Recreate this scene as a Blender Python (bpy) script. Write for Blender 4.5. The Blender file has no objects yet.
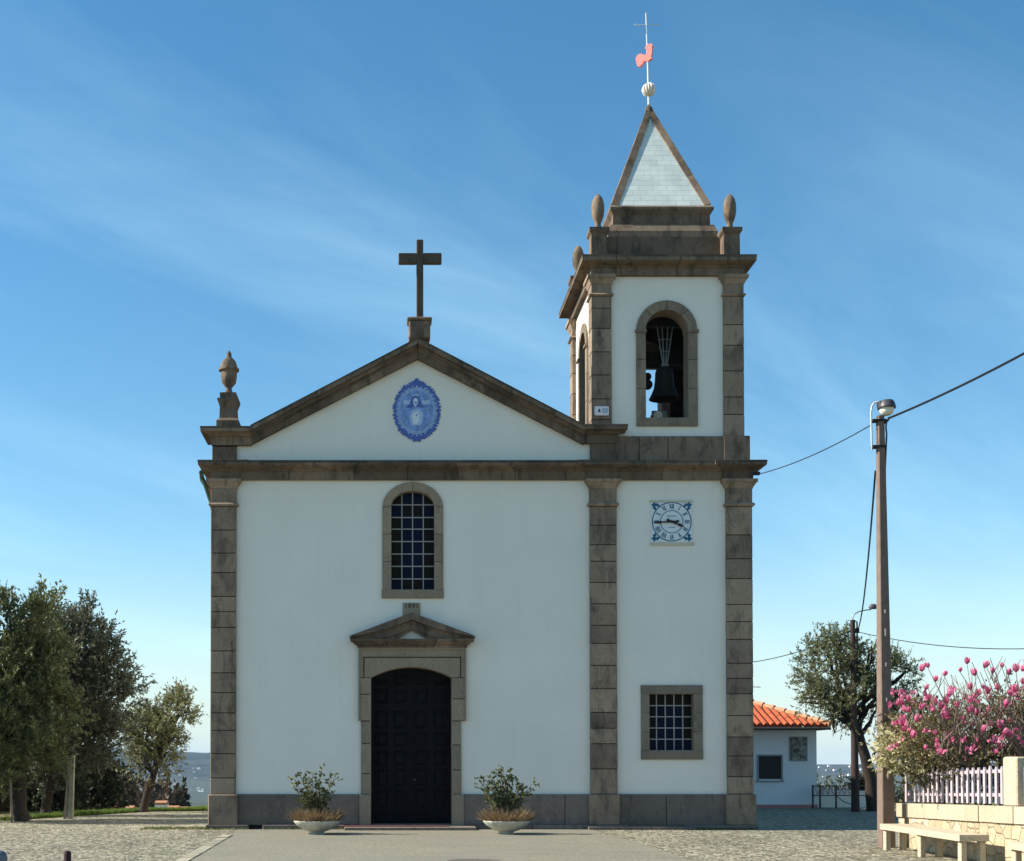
import bpy, math, random
import numpy as np
from mathutils import Vector
R = math.radians
random.seed(7)

# ------------------------------------------------------------ camera, sky, sun
F, PX0, HOR, PITCH = 1330.0, 380.0, 765.0, R(1.2)
DIST, EYE = 30.93, 1.49
PY0 = HOR - F * math.tan(PITCH)
sc = bpy.context.scene
cam_d = bpy.data.cameras.new('camera'); cam = bpy.data.objects.new('camera', cam_d)
sc.collection.objects.link(cam); sc.camera = cam
cam.location = (0, -DIST, EYE); cam.rotation_euler = (R(90) + PITCH, 0, 0)
cam_d.sensor_width = 36; cam_d.lens = F / 1024 * 36
cam_d.shift_x = (512 - PX0) / 1024; cam_d.shift_y = (PY0 - 430.5) / 1024
cam_d.clip_end = 20000

SUN_EL = 37.0
SUN_DIR = Vector((-math.cos(R(SUN_EL)) * math.cos(R(1.2)), math.cos(R(SUN_EL)) * math.sin(R(1.2)), math.sin(R(SUN_EL))))  # towards the sun
w = bpy.data.worlds.new('World'); sc.world = w; w.use_nodes = True
nt = w.node_tree; nt.nodes.clear()
def N(nt, t, **k):
    n = nt.nodes.new(t)
    for a, b in k.items(): setattr(n, a, b)
    return n
out = N(nt, 'ShaderNodeOutputWorld'); bg = N(nt, 'ShaderNodeBackground')
sky = N(nt, 'ShaderNodeTexSky', sky_type='NISHITA', sun_disc=False)
sky.sun_elevation = R(SUN_EL); sky.sun_rotation = math.atan2(SUN_DIR.x, SUN_DIR.y)
sky.altitude = 100; sky.air_density = 1.0; sky.dust_density = 0.0; sky.ozone_density = 1.15
tc = N(nt, 'ShaderNodeTexCoord'); sep = N(nt, 'ShaderNodeSeparateXYZ')
nt.links.new(tc.outputs['Generated'], sep.inputs[0])
def M2(nt, op, a, b=None, c=None, clamp=False):
    n = N(nt, 'ShaderNodeMath', operation=op); n.use_clamp = clamp
    for i, v in enumerate((a, b, c)):
        if v is None: continue
        if isinstance(v, (int, float)): n.inputs[i].default_value = v
        else: nt.links.new(v, n.inputs[i])
    return n.outputs[0]
# high thin cirrus: noise on a plane far overhead
den = M2(nt, 'ADD', M2(nt, 'MAXIMUM', sep.outputs[2], 0.0), 0.12)
comb = N(nt, 'ShaderNodeCombineXYZ')
nt.links.new(M2(nt, 'DIVIDE', sep.outputs[0], den), comb.inputs[0]); nt.links.new(M2(nt, 'DIVIDE', sep.outputs[1], den), comb.inputs[1])
mp = N(nt, 'ShaderNodeMapping'); mr = N(nt, 'ShaderNodeMapping'); mr.inputs['Rotation'].default_value = (0, 0, R(-50)); mp.inputs['Scale'].default_value = (0.6, 1.9, 1)
mp.inputs['Location'].default_value = (3.37, 9.61, 0)
nt.links.new(comb.outputs[0], mr.inputs[0]); nt.links.new(mr.outputs[0], mp.inputs[0])
n1 = N(nt, 'ShaderNodeTexNoise'); n1.inputs['Scale'].default_value = 0.9; n1.inputs['Detail'].default_value = 9; n1.inputs['Roughness'].default_value = .62; n1.inputs['Distortion'].default_value = .5
n2 = N(nt, 'ShaderNodeTexNoise'); n2.inputs['Scale'].default_value = 0.45; n2.inputs['Detail'].default_value = 2
nt.links.new(mp.outputs[0], n1.inputs[0]); nt.links.new(mp.outputs[0], n2.inputs[0])
c1 = M2(nt, 'MULTIPLY', M2(nt, 'SUBTRACT', n1.outputs[0], 0.45), 3.2, clamp=True)
c2 = M2(nt, 'MULTIPLY', M2(nt, 'SUBTRACT', n2.outputs[0], 0.36), 4.0, clamp=True)
cl = M2(nt, 'MULTIPLY', M2(nt, 'MULTIPLY', c1, c2), 0.19)
mx = N(nt, 'ShaderNodeMixRGB'); nt.links.new(cl, mx.inputs[0])
hs = N(nt, 'ShaderNodeHueSaturation'); hs.inputs['Saturation'].default_value = 1.30; hs.inputs['Hue'].default_value = .490
nt.links.new(sky.outputs[0], hs.inputs['Color']); nt.links.new(hs.outputs[0], mx.inputs[1])
mx.inputs[2].default_value = (6.6, 9.6, 10.4, 1)
hz_ = N(nt, 'ShaderNodeMixRGB'); lo_ = M2(nt, 'SUBTRACT', 1.0, M2(nt, 'MULTIPLY', sep.outputs[2], 5.5), clamp=True)   # pale moist air low over the valley
nt.links.new(M2(nt, 'MULTIPLY', M2(nt, 'POWER', lo_, 1.6), .85), hz_.inputs[0]); nt.links.new(mx.outputs[0], hz_.inputs[1]); hz_.inputs[2].default_value = (3.6, 4.75, 5.0, 1)
nt.links.new(hz_.outputs[0], bg.inputs[0]); bg.inputs[1].default_value = 0.086
nt.links.new(bg.outputs[0], out.inputs[0])

sl = bpy.data.lights.new('sun', 'SUN'); sl.energy = 5.0; sl.angle = R(.53); sl.color = (1, .93, .82)
so = bpy.data.objects.new('sun', sl); sc.collection.objects.link(so)
so.rotation_euler = SUN_DIR.to_track_quat('Z', 'Y').to_euler(); so.location = (-40, 0, 40)
sc.view_settings.view_transform = 'Standard'; sc.view_settings.look = 'None'
sc.view_settings.exposure = 1.0; sc.view_settings.gamma = 1; sc.view_settings.use_curve_mapping = False
sc.cycles.max_bounces = 6; sc.cycles.volume_bounces = 0; sc.cycles.use_denoising = True

# ------------------------------------------------------------ measuring helpers
def U(px, py, Y=0.0):
    """point of the plane at depth Y seen at that place of the photograph -> (X, Z)"""
    a = (px - PX0) / F; b = (PY0 - py) / F
    dy = math.cos(PITCH) - b * math.sin(PITCH); dz = math.sin(PITCH) + b * math.cos(PITCH)
    s = (Y + DIST) / dy
    return a * s, EYE + dz * s
def X(px, py=600, Y=0.0): return U(px, py, Y)[0]
def Z(py, Y=0.0): return U(400, py, Y)[1]
def G(px, py, z=0.0):
    a = (px - PX0) / F; b = (PY0 - py) / F
    dy = math.cos(PITCH) - b * math.sin(PITCH); dz = math.sin(PITCH) + b * math.cos(PITCH)
    s = (z - EYE) / dz
    return Vector((a * s, -DIST + dy * s, z))

# ------------------------------------------------------------ mesh builder
class MB:
    def __init__(s): s.v = []; s.f = []; s.t = []; s.m = []; s.mi = 0
    def face(s, pts, t=.5):
        b = len(s.v); s.v += [tuple(p) for p in pts]; s.f.append(tuple(range(b, b + len(pts)))); s.t.append(t); s.m.append(s.mi)
    def hexa(s, p, t=.5):
        b = len(s.v); s.v += [tuple(q) for q in p]
        for q in ((0, 3, 2, 1), (4, 5, 6, 7), (0, 1, 5, 4), (1, 2, 6, 5), (2, 3, 7, 6), (3, 0, 4, 7)):
            s.f.append(tuple(b + i for i in q)); s.t.append(t); s.m.append(s.mi)
    def box(s, x0, x1, y0, y1, z0, z1, t=.5):
        if x1 < x0: x0, x1 = x1, x0
        if y1 < y0: y0, y1 = y1, y0
        if z1 < z0: z0, z1 = z1, z0
        s.hexa([(x0, y0, z0), (x1, y0, z0), (x1, y1, z0), (x0, y1, z0), (x0, y0, z1), (x1, y0, z1), (x1, y1, z1), (x0, y1, z1)], t)
    def bbox(s, x0, x1, y0, y1, z0, z1, c=.015, t=.5):
        """box with chamfered edges (all of them)"""
        if x1 < x0: x0, x1 = x1, x0
        if y1 < y0: y0, y1 = y1, y0
        if z1 < z0: z0, z1 = z1, z0
        c = min(c, (x1 - x0) * .4, (y1 - y0) * .4, (z1 - z0) * .4)
        rings = []
        for z, k in ((z0, c), (z0 + c, 0), (z1 - c, 0), (z1, c)):
            a0, a1, b0, b1 = x0 + k, x1 - k, y0 + k, y1 - k
            rings.append([(a0 + c, b0, z), (a1 - c, b0, z), (a1, b0 + c, z), (a1, b1 - c, z), (a1 - c, b1, z), (a0 + c, b1, z), (a0, b1 - c, z), (a0, b0 + c, z)])
        s.loft(rings, t, True)
    def loft(s, rings, t=.5, caps=False, closed=True):
        b = len(s.v); n = len(rings[0])
        for r in rings: s.v += [tuple(p) for p in r]
        for i in range(len(rings) - 1):
            tt = t[i] if isinstance(t, list) else t
            for j in range(n if closed else n - 1):
                k = (j + 1) % n
                s.f.append((b + i * n + j, b + i * n + k, b + (i + 1) * n + k, b + (i + 1) * n + j)); s.t.append(tt); s.m.append(s.mi)
        if caps:
            t0 = t[0] if isinstance(t, list) else t
            s.f.append(tuple(b + j for j in reversed(range(n)))); s.t.append(t0); s.m.append(s.mi)
            s.f.append(tuple(b + (len(rings) - 1) * n + j for j in range(n))); s.t.append(t0); s.m.append(s.mi)
    def prism(s, poly, y0, y1, t=.5):
        """polygon in x,z pushed from y0 (front) to y1"""
        s.loft([[(x, y0, z) for x, z in poly], [(x, y1, z) for x, z in poly]], t, True)
    def vprism(s, poly, z0, z1, t=.5):
        s.loft([[(x, y, z0) for x, y in poly], [(x, y, z1) for x, y in poly]], t, True)
    def tube(s, pts, rad, n=8, t=.5, caps=True):
        pts = [Vector(p) for p in pts]
        if isinstance(rad, (int, float)): rad = [rad] * len(pts)
        rings = []; up = None
        for i, p in enumerate(pts):
            d = (pts[min(i + 1, len(pts) - 1)] - pts[max(i - 1, 0)]).normalized()
            if up is None: up = d.orthogonal().normalized()
            else:
                up = (up - d * up.dot(d))
                up = up.normalized() if up.length > 1e-6 else d.orthogonal().normalized()
            sd = d.cross(up)
            rings.append([p + (up * math.cos(2 * math.pi * j / n) + sd * math.sin(2 * math.pi * j / n)) * rad[i] for j in range(n)])
        s.loft(rings, t, caps)
    def lathe(s, prof, c=(0, 0, 0), n=24, t=.5, sq=None):
        rings = [[(c[0] + r * math.cos(2 * math.pi * j / n), c[1] + r * math.sin(2 * math.pi * j / n), c[2] + z) for j in range(n)] for r, z in prof]
        s.loft(rings, t, True)
    def sqlathe(s, prof, c, t=.5):
        rings = [[(c[0] - r, c[1] - r, z), (c[0] + r, c[1] - r, z), (c[0] + r, c[1] + r, z), (c[0] - r, c[1] + r, z)] for r, z in prof]
        s.loft(rings, t, True)
    def sweep(s, path, prof, closed=False, block=0, seed=0):
        """plan polyline with outward side on the right of travel; prof = closed loop of (out, z)"""
        rg = random.Random(seed); P = [Vector((p[0], p[1])) for p in path]; n = len(P)
        segs = n if closed else n - 1
        nm = []
        for i in range(segs):
            d = (P[(i + 1) % n] - P[i]).normalized(); nm.append(Vector((d.y, -d.x)))
        offs = []
        for i in range(n):
            if closed: a, b = nm[i - 1], nm[i]
            else: a, b = nm[max(i - 1, 0)], nm[min(i, segs - 1)]
            offs.append((a + b) / (1 + a.dot(b)))
        for i in range(segs):
            A, B = P[i], P[(i + 1) % n]; oa, ob = offs[i], offs[(i + 1) % n]; L = (B - A).length
            cuts = [0.0]
            if block:
                x = rg.uniform(.5, 1) * block
                while x < L - .35 * block: cuts.append(x); x += rg.uniform(.7, 1.3) * block
            cuts.append(L)
            rings = []; ts = []
            for k, c in enumerate(cuts):
                def ring(c):
                    f_ = c / L; return [tuple(A.lerp(B, f_) + oa.lerp(ob, f_) * o) + (z,) for o, z in prof]
                if 0 < k < len(cuts) - 1:
                    rings += [ring(c - .008), ring(c + .008)]; ts += [rg.random(), -1.]
                elif k == 0: rings.append(ring(c))
                else: rings.append(ring(c)); ts.append(rg.random())
            s.loft(rings, ts, True)
    def blocks(s, x0, x1, y0, y1, z0, z1, h=.6, seed=0, split=0):
        """a stack of stone courses with mortar joints"""
        rg = random.Random(seed); z = z0; cuts = []
        while z < z1 - h * .5:
            nz = z + h * rg.uniform(.75, 1.3)
            if z1 - nz < h * .5: nz = z1
            cuts.append((z, nz)); z = nz
        j = .009
        s.box(x0 + .012, x1 - .012, y0 + .012, y1 - .012, z0 + .003, z1 - .003, -1.)
        for a, b in cuts:
            s.bbox(x0 + rg.uniform(0, .004), x1 - rg.uniform(0, .004), y0 + rg.uniform(0, .004), y1, a + j, b - j, .008, rg.random())
    def slabs(s, x0, x1, y0, y1, z0, z1, wd=1.2, seed=0):
        rg = random.Random(seed); x = x0; j = .008
        s.box(x0 + .012, x1 - .012, y0 + .012, y1 - .012, z0 + .003, z1 - .006, -1.)
        while x < x1 - .01:
            nx = x + wd * rg.uniform(.6, 1.5)
            if x1 - nx < wd * .5: nx = x1
            s.bbox(x + j, nx - j, y0 + rg.uniform(0, .005), y1, z0, z1, .008, rg.random()); x = nx
    def build(s, name, mats, parent=None, loc=None, smooth=False, local=False, fixn=True):
        me = bpy.data.meshes.new(name)
        o0 = Vector(parent['_w']) if parent is not None else (Vector(loc) if loc is not None else Vector((0, 0, 0)))
        vs = s.v if local else [(a - o0.x, b - o0.y, c - o0.z) for a, b, c in s.v]
        me.from_pydata(vs, [], s.f)
        if not isinstance(mats, (list, tuple)): mats = [mats]
        for m in mats: me.materials.append(m)
        if max(s.m, default=0) > 0: me.polygons.foreach_set('material_index', s.m)
        at = me.attributes.new('tone', 'FLOAT', 'FACE'); at.data.foreach_set('value', s.t)
        if smooth: me.polygons.foreach_set('use_smooth', [True] * len(s.f))
        if fixn:
            import bmesh
            bm = bmesh.new(); bm.from_mesh(me); bmesh.ops.recalc_face_normals(bm, faces=bm.faces); bm.to_mesh(me); bm.free()
        me.update()
        if smooth:
            try: me.set_sharp_from_angle(angle=R(40))
            except Exception: pass
        o = bpy.data.objects.new(name, me); sc.collection.objects.link(o)
        if parent is not None: o.parent = parent
        elif loc is not None: o.location = loc
        o['_w'] = list(o0)
        return o

def tag(o, label=None, cat=None, group=None, kind=None):
    if label: o['label'] = label
    if cat: o['category'] = cat
    if group: o['group'] = group
    if kind: o['kind'] = kind
    return o
def thing(name, label, cat, loc=(0, 0, 0), group=None, rz=0):
    o = bpy.data.objects.new(name, None); sc.collection.objects.link(o)
    o.location = loc; o.rotation_euler.z = rz; o['_w'] = list(loc); o.empty_display_size = .3
    return tag(o, label, cat, group)
def sub(o, par):
    """part of a part: same world origin as its thing"""
    o.parent = par; return o

# ------------------------------------------------------------ materials
def mat(name): 
    m = bpy.data.materials.new(name); m.use_nodes = True; nt = m.node_tree; nt.nodes.clear()
    o = N(nt, 'ShaderNodeOutputMaterial'); b = N(nt, 'ShaderNodeBsdfPrincipled'); nt.links.new(b.outputs[0], o.inputs[0])
    return m, nt, b
def coords(nt, scale=(1, 1, 1), kind='Position', rot=(0, 0, 0)):
    mp = N(nt, 'ShaderNodeMapping'); mp.inputs['Scale'].default_value = scale; mp.inputs['Rotation'].default_value = rot
    if kind == 'Position': g = N(nt, 'ShaderNodeNewGeometry'); nt.links.new(g.outputs['Position'], mp.inputs[0])
    else: g = N(nt, 'ShaderNodeTexCoord'); nt.links.new(g.outputs[kind], mp.inputs[0])
    return mp.outputs[0]
def noise(nt, vec, sc_, det=4, rough=.55, dist=0):
    n = N(nt, 'ShaderNodeTexNoise'); n.inputs['Scale'].default_value = sc_; n.inputs['Detail'].default_value = det
    n.inputs['Roughness'].default_value = rough; n.inputs['Distortion'].default_value = dist; nt.links.new(vec, n.inputs[0]); return n.outputs[0]
def ramp(nt, fac, stops):
    r = N(nt, 'ShaderNodeValToRGB'); nt.links.new(fac, r.inputs[0]); e = r.color_ramp.elements
    while len(e) < len(stops): e.new(.5)
    for k, (p, c) in enumerate(stops):
        e[k].position = p; e[k].color = tuple(c) + (1,) if not isinstance(c, (int, float)) else (c, c, c, 1)
    return r.outputs[0]
def mixc(nt, fac, a, b, mode='MIX'):
    m = N(nt, 'ShaderNodeMixRGB', blend_type=mode)
    for i, v in ((0, fac), (1, a), (2, b)):
        if isinstance(v, (int, float)): m.inputs[i].default_value = v
        elif isinstance(v, (tuple, list)): m.inputs[i].default_value = tuple(v) + (1,)
        else: nt.links.new(v, m.inputs[i])
    return m.outputs[0]
def bump(nt, b, h, strength=.3, dist=.02):
    n = N(nt, 'ShaderNodeBump'); n.inputs['Strength'].default_value = strength; n.inputs['Distance'].default_value = dist
    nt.links.new(h, n.inputs['Height']); nt.links.new(n.outputs[0], b.inputs['Normal'])
def plain(name, col, rough=.6, metal=0, var=.12, vs=6., spec=.3, bmp=.1):
    m, nt, b = mat(name); v = coords(nt)
    n = noise(nt, v, vs, 5, .6)
    c = mixc(nt, 1., col, ramp(nt, n, [(.25, 1 - var), (.75, 1 + var)]), 'MULTIPLY')
    nt.links.new(c, b.inputs['Base Color']); b.inputs['Roughness'].default_value = rough; b.inputs['Metallic'].default_value = metal
    b.inputs['Specular IOR Level'].default_value = spec
    if bmp: bump(nt, b, noise(nt, v, vs * 5, 4), bmp, .01)
    return m
def stone(name, lo, hi, lichen=.5, dark=(.05, .042, .035), sp=1.):
    m, nt, b = mat(name); v = coords(nt)
    at = N(nt, 'ShaderNodeAttribute'); at.attribute_name = 'tone'; t = at.outputs['Fac']
    big = noise(nt, v, 1.3, 6, .6, .3)
    f_ = M2(nt, 'ADD', M2(nt, 'MULTIPLY', t, .55), M2(nt, 'MULTIPLY', M2(nt, 'SUBTRACT', big, .12), .75), clamp=True)
    c = mixc(nt, f_, lo, hi)
    grain = noise(nt, v, 55, 2, .7)
    c = mixc(nt, 1., c, ramp(nt, grain, [(.3, .72), (.7, 1.28)]), 'MULTIPLY')
    l1 = noise(nt, coords(nt, (1, 1, .6)), 2.3, 8, .68, .6)
    lm = ramp(nt, l1, [(.56 - .06 * lichen, 0.), (.72, 1.)])
    c = mixc(nt, M2(nt, 'MULTIPLY', lm, .9 * lichen), c, dark)
    l2 = noise(nt, coords(nt, (3.2, 3.2, .7)), 1.6, 6, .7, .4)
    c = mixc(nt, M2(nt, 'MULTIPLY', ramp(nt, l2, [(.52, 0.), (.68, 1.)]), .6 * lichen), c, (.035, .03, .025))
    p1 = noise(nt, v, 7.5, 6, .7)
    c = mixc(nt, M2(nt, 'MULTIPLY', ramp(nt, p1, [(.60, 0.), (.74, 1.)]), .35), c, (.36, .35, .27))
    mort = M2(nt, 'LESS_THAN', t, -.5)
    c = mixc(nt, mort, c, (.025, .02, .016))
    nt.links.new(c, b.inputs['Base Color']); b.inputs['Roughness'].default_value = .9; b.inputs['Specular IOR Level'].default_value = .15
    bump(nt, b, M2(nt, 'ADD', M2(nt, 'MULTIPLY', grain, .4), noise(nt, v, 9, 6, .65)), .55, .02)
    return m
STONE = stone('granite', (.125, .092, .068), (.375, .28, .198), .9)
STONE_W = stone('dressed_granite', (.19, .15, .108), (.33, .265, .185), .3)
STONE_D = stone('granite_weathered', (.06, .046, .035), (.265, .193, .135), 1.2)
LICH = stone('lichen_crust', (.03, .026, .022), (.12, .10, .075), .9)
STONE_P = stone('granite_plinth', (.105, .086, .072), (.22, .18, .15), .6)
STONE_L = stone('pale_granite', (.33, .275, .19), (.50, .43, .31), .12, (.2, .15, .1))

def plaster(name, col, st=.06):
    m, nt, b = mat(name); v = coords(nt)
    c = mixc(nt, 1., col, ramp(nt, noise(nt, v, .7, 6, .6), [(.3, 1 - st), (.7, 1 + st * .3)]), 'MULTIPLY')
    drip = noise(nt, coords(nt, (5, 5, .35)), 1.2, 5, .6)
    c = mixc(nt, M2(nt, 'MULTIPLY', ramp(nt, drip, [(.56, 0.), (.72, 1.)]), .12), c, (.5, .49, .41))
    c = mixc(nt, M2(nt, 'MULTIPLY', ramp(nt, noise(nt, v, 3.1, 7, .75), [(.60, 0.), (.75, 1.)]), .14), c, (.46, .46, .38))
    nt.links.new(c, b.inputs['Base Color']); b.inputs['Roughness'].default_value = .85; b.inputs['Specular IOR Level'].default_value = .2
    bump(nt, b, M2(nt, 'ADD', noise(nt, v, 22, 5, .6), noise(nt, v, 2.5, 3)), .25, .012)
    return m
WHITE = plaster('white_limewash', (.775, .74, .655))
WHITE_B = plaster('house_render', (.72, .76, .80))
INNER = plain('belfry_shade_dark', (.02, .018, .016), .95)  # shade inside the belfry put into a near-black colour
def tiles_mat():
    m, nt, b = mat('spire_tiles'); v = coords(nt, (1, 1, 1), 'UV')
    br = N(nt, 'ShaderNodeTexBrick'); br.offset = .5
    br.inputs['Scale'].default_value = 1; br.inputs['Brick Width'].default_value = .34; br.inputs['Row Height'].default_value = .16
    br.inputs['Mortar Size'].default_value = .006; br.inputs['Color1'].default_value = (.62, .67, .62, 1); br.inputs['Color2'].default_value = (.57, .62, .585, 1); br.inputs['Mortar'].default_value = (.42, .45, .42, 1)
    nt.links.new(v, br.inputs[0])
    n = noise(nt, coords(nt), 3, 5)
    c = mixc(nt, 1., br.outputs[0], ramp(nt, n, [(.3, .85), (.7, 1.05)]), 'MULTIPLY')
    nt.links.new(c, b.inputs['Base Color']); b.inputs['Roughness'].default_value = .35
    bump(nt, b, br.outputs[1], -.3, .01); return m
TILE = tiles_mat()
IRON = plain('painted_iron', (.62, .63, .62), .5)
DOORM = plain('dark_door_wood', (.004, .004, .005), .6, var=.3, spec=.12)
GLB = plain('blue_glass', (.003, .007, .024), .3, spec=.06, bmp=.05); GLBR = plain('brown_glass', (.010, .008, .006), .3, spec=.06, bmp=.05)
BARM = plain('window_bars', (.34, .34, .32), .5)
CLK_W = plain('clock_white_tile', (.66, .70, .72), .3, var=.04); CLK_B = plain('clock_blue', (.015, .10, .19), .4); CLK_K = plain('clock_hands_black', (.008, .008, .01), .4)
CREAM = plain('cream_border', (.55, .48, .36), .6)
AZ1 = plain('azulejo_dark', (.07, .12, .37), .35, var=.35, vs=22); AZ2 = plain('azulejo_mid', (.17, .28, .55), .35, var=.5, vs=16); AZ3 = plain('azulejo_pale', (.36, .47, .66), .35, var=.25, vs=16)
AZ4 = plain('azulejo_white', (.62, .68, .72), .35, var=.1)
BELLM = plain('bronze', (.02, .018, .014), .65, .3)
STEEL = plain('galvanised_steel', (.26, .27, .27), .45, .5)
RED = plain('coral_red_paint', (.98, .22, .18), .5, var=.06)
GUTTER = plain('green_gutter', (.05, .10, .07), .5)
SIGNM = plain('sign_white', (.72, .68, .68), .4, var=.05); SIGN2 = plain('sign_grey_blue', (.38, .43, .5), .4, var=.05); BLACKM = plain('black_paint', (.012, .012, .014), .5)
ROOF = plain('terracotta', (.36, .08, .03), .75, var=.4, vs=5); ROOFL = plain('mortared_ridge', (.48, .25, .14), .85, var=.3, vs=8)
CONC = plain('concrete_post', (.17, .122, .098), .9, var=.2, vs=8); SLIT_L = plain('slit_light_pale', (.55, .5, .42), .9, var=.15, vs=8)  # second colour imitates sky brightness in the pole's slits
BOWL = plain('bowl_concrete', (.50, .50, .42), .85, var=.35, vs=7, bmp=.3); SOIL = plain('soil', (.05, .035, .02), .95)
WOODP = plain('tarred_wood', (.045, .028, .024), .85, var=.3, vs=12)
CABLE = plain('cable_black', (.012, .012, .014), .5)
PICKET = plain('picket_paint', (.42, .35, .37), .6, var=.08); 
RUBBLE = None
def rubble_mat():
    m, nt, b = mat('rubble_wall'); v = coords(nt, (1, 1.0, 1.35))
    vo = N(nt, 'ShaderNodeTexVoronoi', feature='DISTANCE_TO_EDGE'); vo.inputs['Scale'].default_value = 3.4; vo.inputs['Randomness'].default_value = .85
    vc = N(nt, 'ShaderNodeTexVoronoi'); vc.inputs['Scale'].default_value = 3.4; vc.inputs['Randomness'].default_value = .85
    wob = N(nt, 'ShaderNodeMixRGB', blend_type='ADD'); wob.inputs[0].default_value = .1
    nn = N(nt, 'ShaderNodeTexNoise'); nn.inputs['Scale'].default_value = 5; nt.links.new(v, nn.inputs[0])
    nt.links.new(v, wob.inputs[1]); nt.links.new(nn.outputs[1], wob.inputs[2])
    nt.links.new(wob.outputs[0], vo.inputs[0]); nt.links.new(wob.outputs[0], vc.inputs[0])
    sp = N(nt, 'ShaderNodeSeparateXYZ'); nt.links.new(vc.outputs['Color'], sp.inputs[0])
    c = ramp(nt, sp.outputs[0], [(0., (.36, .27, .16)), (.4, (.48, .39, .25)), (.7, (.42, .33, .21)), (1., (.56, .48, .34))])
    c = mixc(nt, 1., c, ramp(nt, noise(nt, v, 9, 6, .65), [(.3, .75), (.7, 1.15)]), 'MULTIPLY')
    jn = ramp(nt, vo.outputs[0], [(.0, 0.), (.055, 1.)])
    c = mixc(nt, jn, (.30, .24, .15), c)
    nt.links.new(c, b.inputs['Base Color']); b.inputs['Roughness'].default_value = .9
    bump(nt, b, M2(nt, 'ADD', jn, M2(nt, 'MULTIPLY', noise(nt, v, 12, 5), .5)), .7, .03); return m
RUBBLE = rubble_mat()
def leafmat(name, c0, c1, trans=.25):
    m, nt, b = mat(name)
    at = N(nt, 'ShaderNodeAttribute'); at.attribute_name = 'tone'
    n = noise(nt, coords(nt), 1.1, 3)
    f_ = M2(nt, 'ADD', M2(nt, 'MULTIPLY', at.outputs['Fac'], .7), M2(nt, 'MULTIPLY', n, .4), clamp=True)
    c = mixc(nt, f_, c0, c1); nt.links.new(c, b.inputs['Base Color']); b.inputs['Roughness'].default_value = .55; b.inputs['Specular IOR Level'].default_value = .3
    tr = N(nt, 'ShaderNodeBsdfTranslucent'); nt.links.new(c, tr.inputs[0]); ms = N(nt, 'ShaderNodeMixShader'); ms.inputs[0].default_value = trans
    o = [x for x in nt.nodes if x.type == 'OUTPUT_MATERIAL'][0]
    nt.links.new(b.outputs[0], ms.inputs[1]); nt.links.new(tr.outputs[0], ms.inputs[2]); nt.links.new(ms.outputs[0], o.inputs[0]); return m
OLIVE = leafmat('olive_leaf', (.018, .026, .008), (.20, .22, .085)); OLIVE2 = leafmat('grey_olive_leaf', (.022, .028, .015), (.17, .18, .115))
OLIVE3 = leafmat('light_olive_leaf', (.07, .085, .03), (.27, .27, .13))
DARKL = leafmat('dark_leaf', (.015, .02, .010), (.05, .055, .025)); BROWNL = leafmat('brown_leaf', (.05, .035, .02), (.13, .085, .05))
SHRUBL = leafmat('glossy_shrub_leaf', (.03, .05, .012), (.13, .13, .04)); DRY = leafmat('dry_grass', (.14, .08, .04), (.30, .22, .12)); PALEL = leafmat('variegated_leaf', (.26, .28, .10), (.70, .62, .42))
MAGL = leafmat('magnolia_leaf', (.06, .06, .022), (.24, .175, .085)); GRASSM = leafmat('fresh_grass', (.05, .09, .012), (.16, .23, .035)); 
BARK = plain('bark', (.035, .026, .02), .95, var=.4, vs=9, bmp=.8); BARK_L = plain('bark_pale', (.16, .13, .10), .95, var=.4, vs=9, bmp=.8)  # second bark is the paler brown of the stake and potted stems
PETAL = leafmat('magnolia_petal', (.38, .015, .11), (.80, .27, .40), .3)

# ------------------------------------------------------------ ground, valley and hills
def smooth(a, b, x):
    t = np.clip((x - a) / (b - a), 0, 1); return t * t * (3 - 2 * t)
def terrain_z(xx, yy):
    xx = np.asarray(xx, float); yy = np.asarray(yy, float)
    Yb = np.where(xx < -5.2, 12.2, np.where(xx < 9, 38., 21.))
    Yb = 12.2 + (38 - 12.2) * smooth(-6.5, -4.2, xx) - (38 - 21.) * smooth(9, 14, xx)
    s = np.maximum(yy - Yb, 0)
    z = -np.interp(s, [0, 1.5, 4, 20, 80, 400, 1500, 2300, 2950], [0, .12, .7, 3.2, 7.5, 26, 52, 60, 60])
    lf = smooth(0, 1, (-xx - 16) / 30); z = z - lf * np.interp(yy, [-60, 12, 60], [1.5, 3, 2])
    u = smooth(2950, 4700, yy)
    ridge = np.interp(xx, [-6000, -1500, -1000, -500, 0, 800, 1500, 6000], [62, 52, 47, 53, 45, 4, -4, 20]) + 6 * np.sin(xx / 210.) + 3 * np.sin(xx / 77. + 1) + 1.5 * np.sin(xx / 23.)
    z = z + u * (60 + ridge) + u * (1 - u) * (18 * np.sin(xx / 160. + yy / 300.) + 10 * np.sin(xx / 60. + 2 + yy / 130.))
    return z
def grid_mesh(name, xs, ys, m, kind='structure'):
    xx, yy = np.meshgrid(xs, ys); zz = terrain_z(xx, yy)
    v = np.stack([xx, yy, zz], -1).reshape(-1, 3); nx = len(xs)
    f = [(j * nx + i, j * nx + i + 1, (j + 1) * nx + i + 1, (j + 1) * nx + i) for j in range(len(ys) - 1) for i in range(nx - 1)]
    me = bpy.data.meshes.new(name); me.from_pydata(v.tolist(), [], f); me.materials.append(m)
    me.polygons.foreach_set('use_smooth', [True] * len(f))
    o = bpy.data.objects.new(name, me); sc.collection.objects.link(o); o['kind'] = kind; return o
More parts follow.
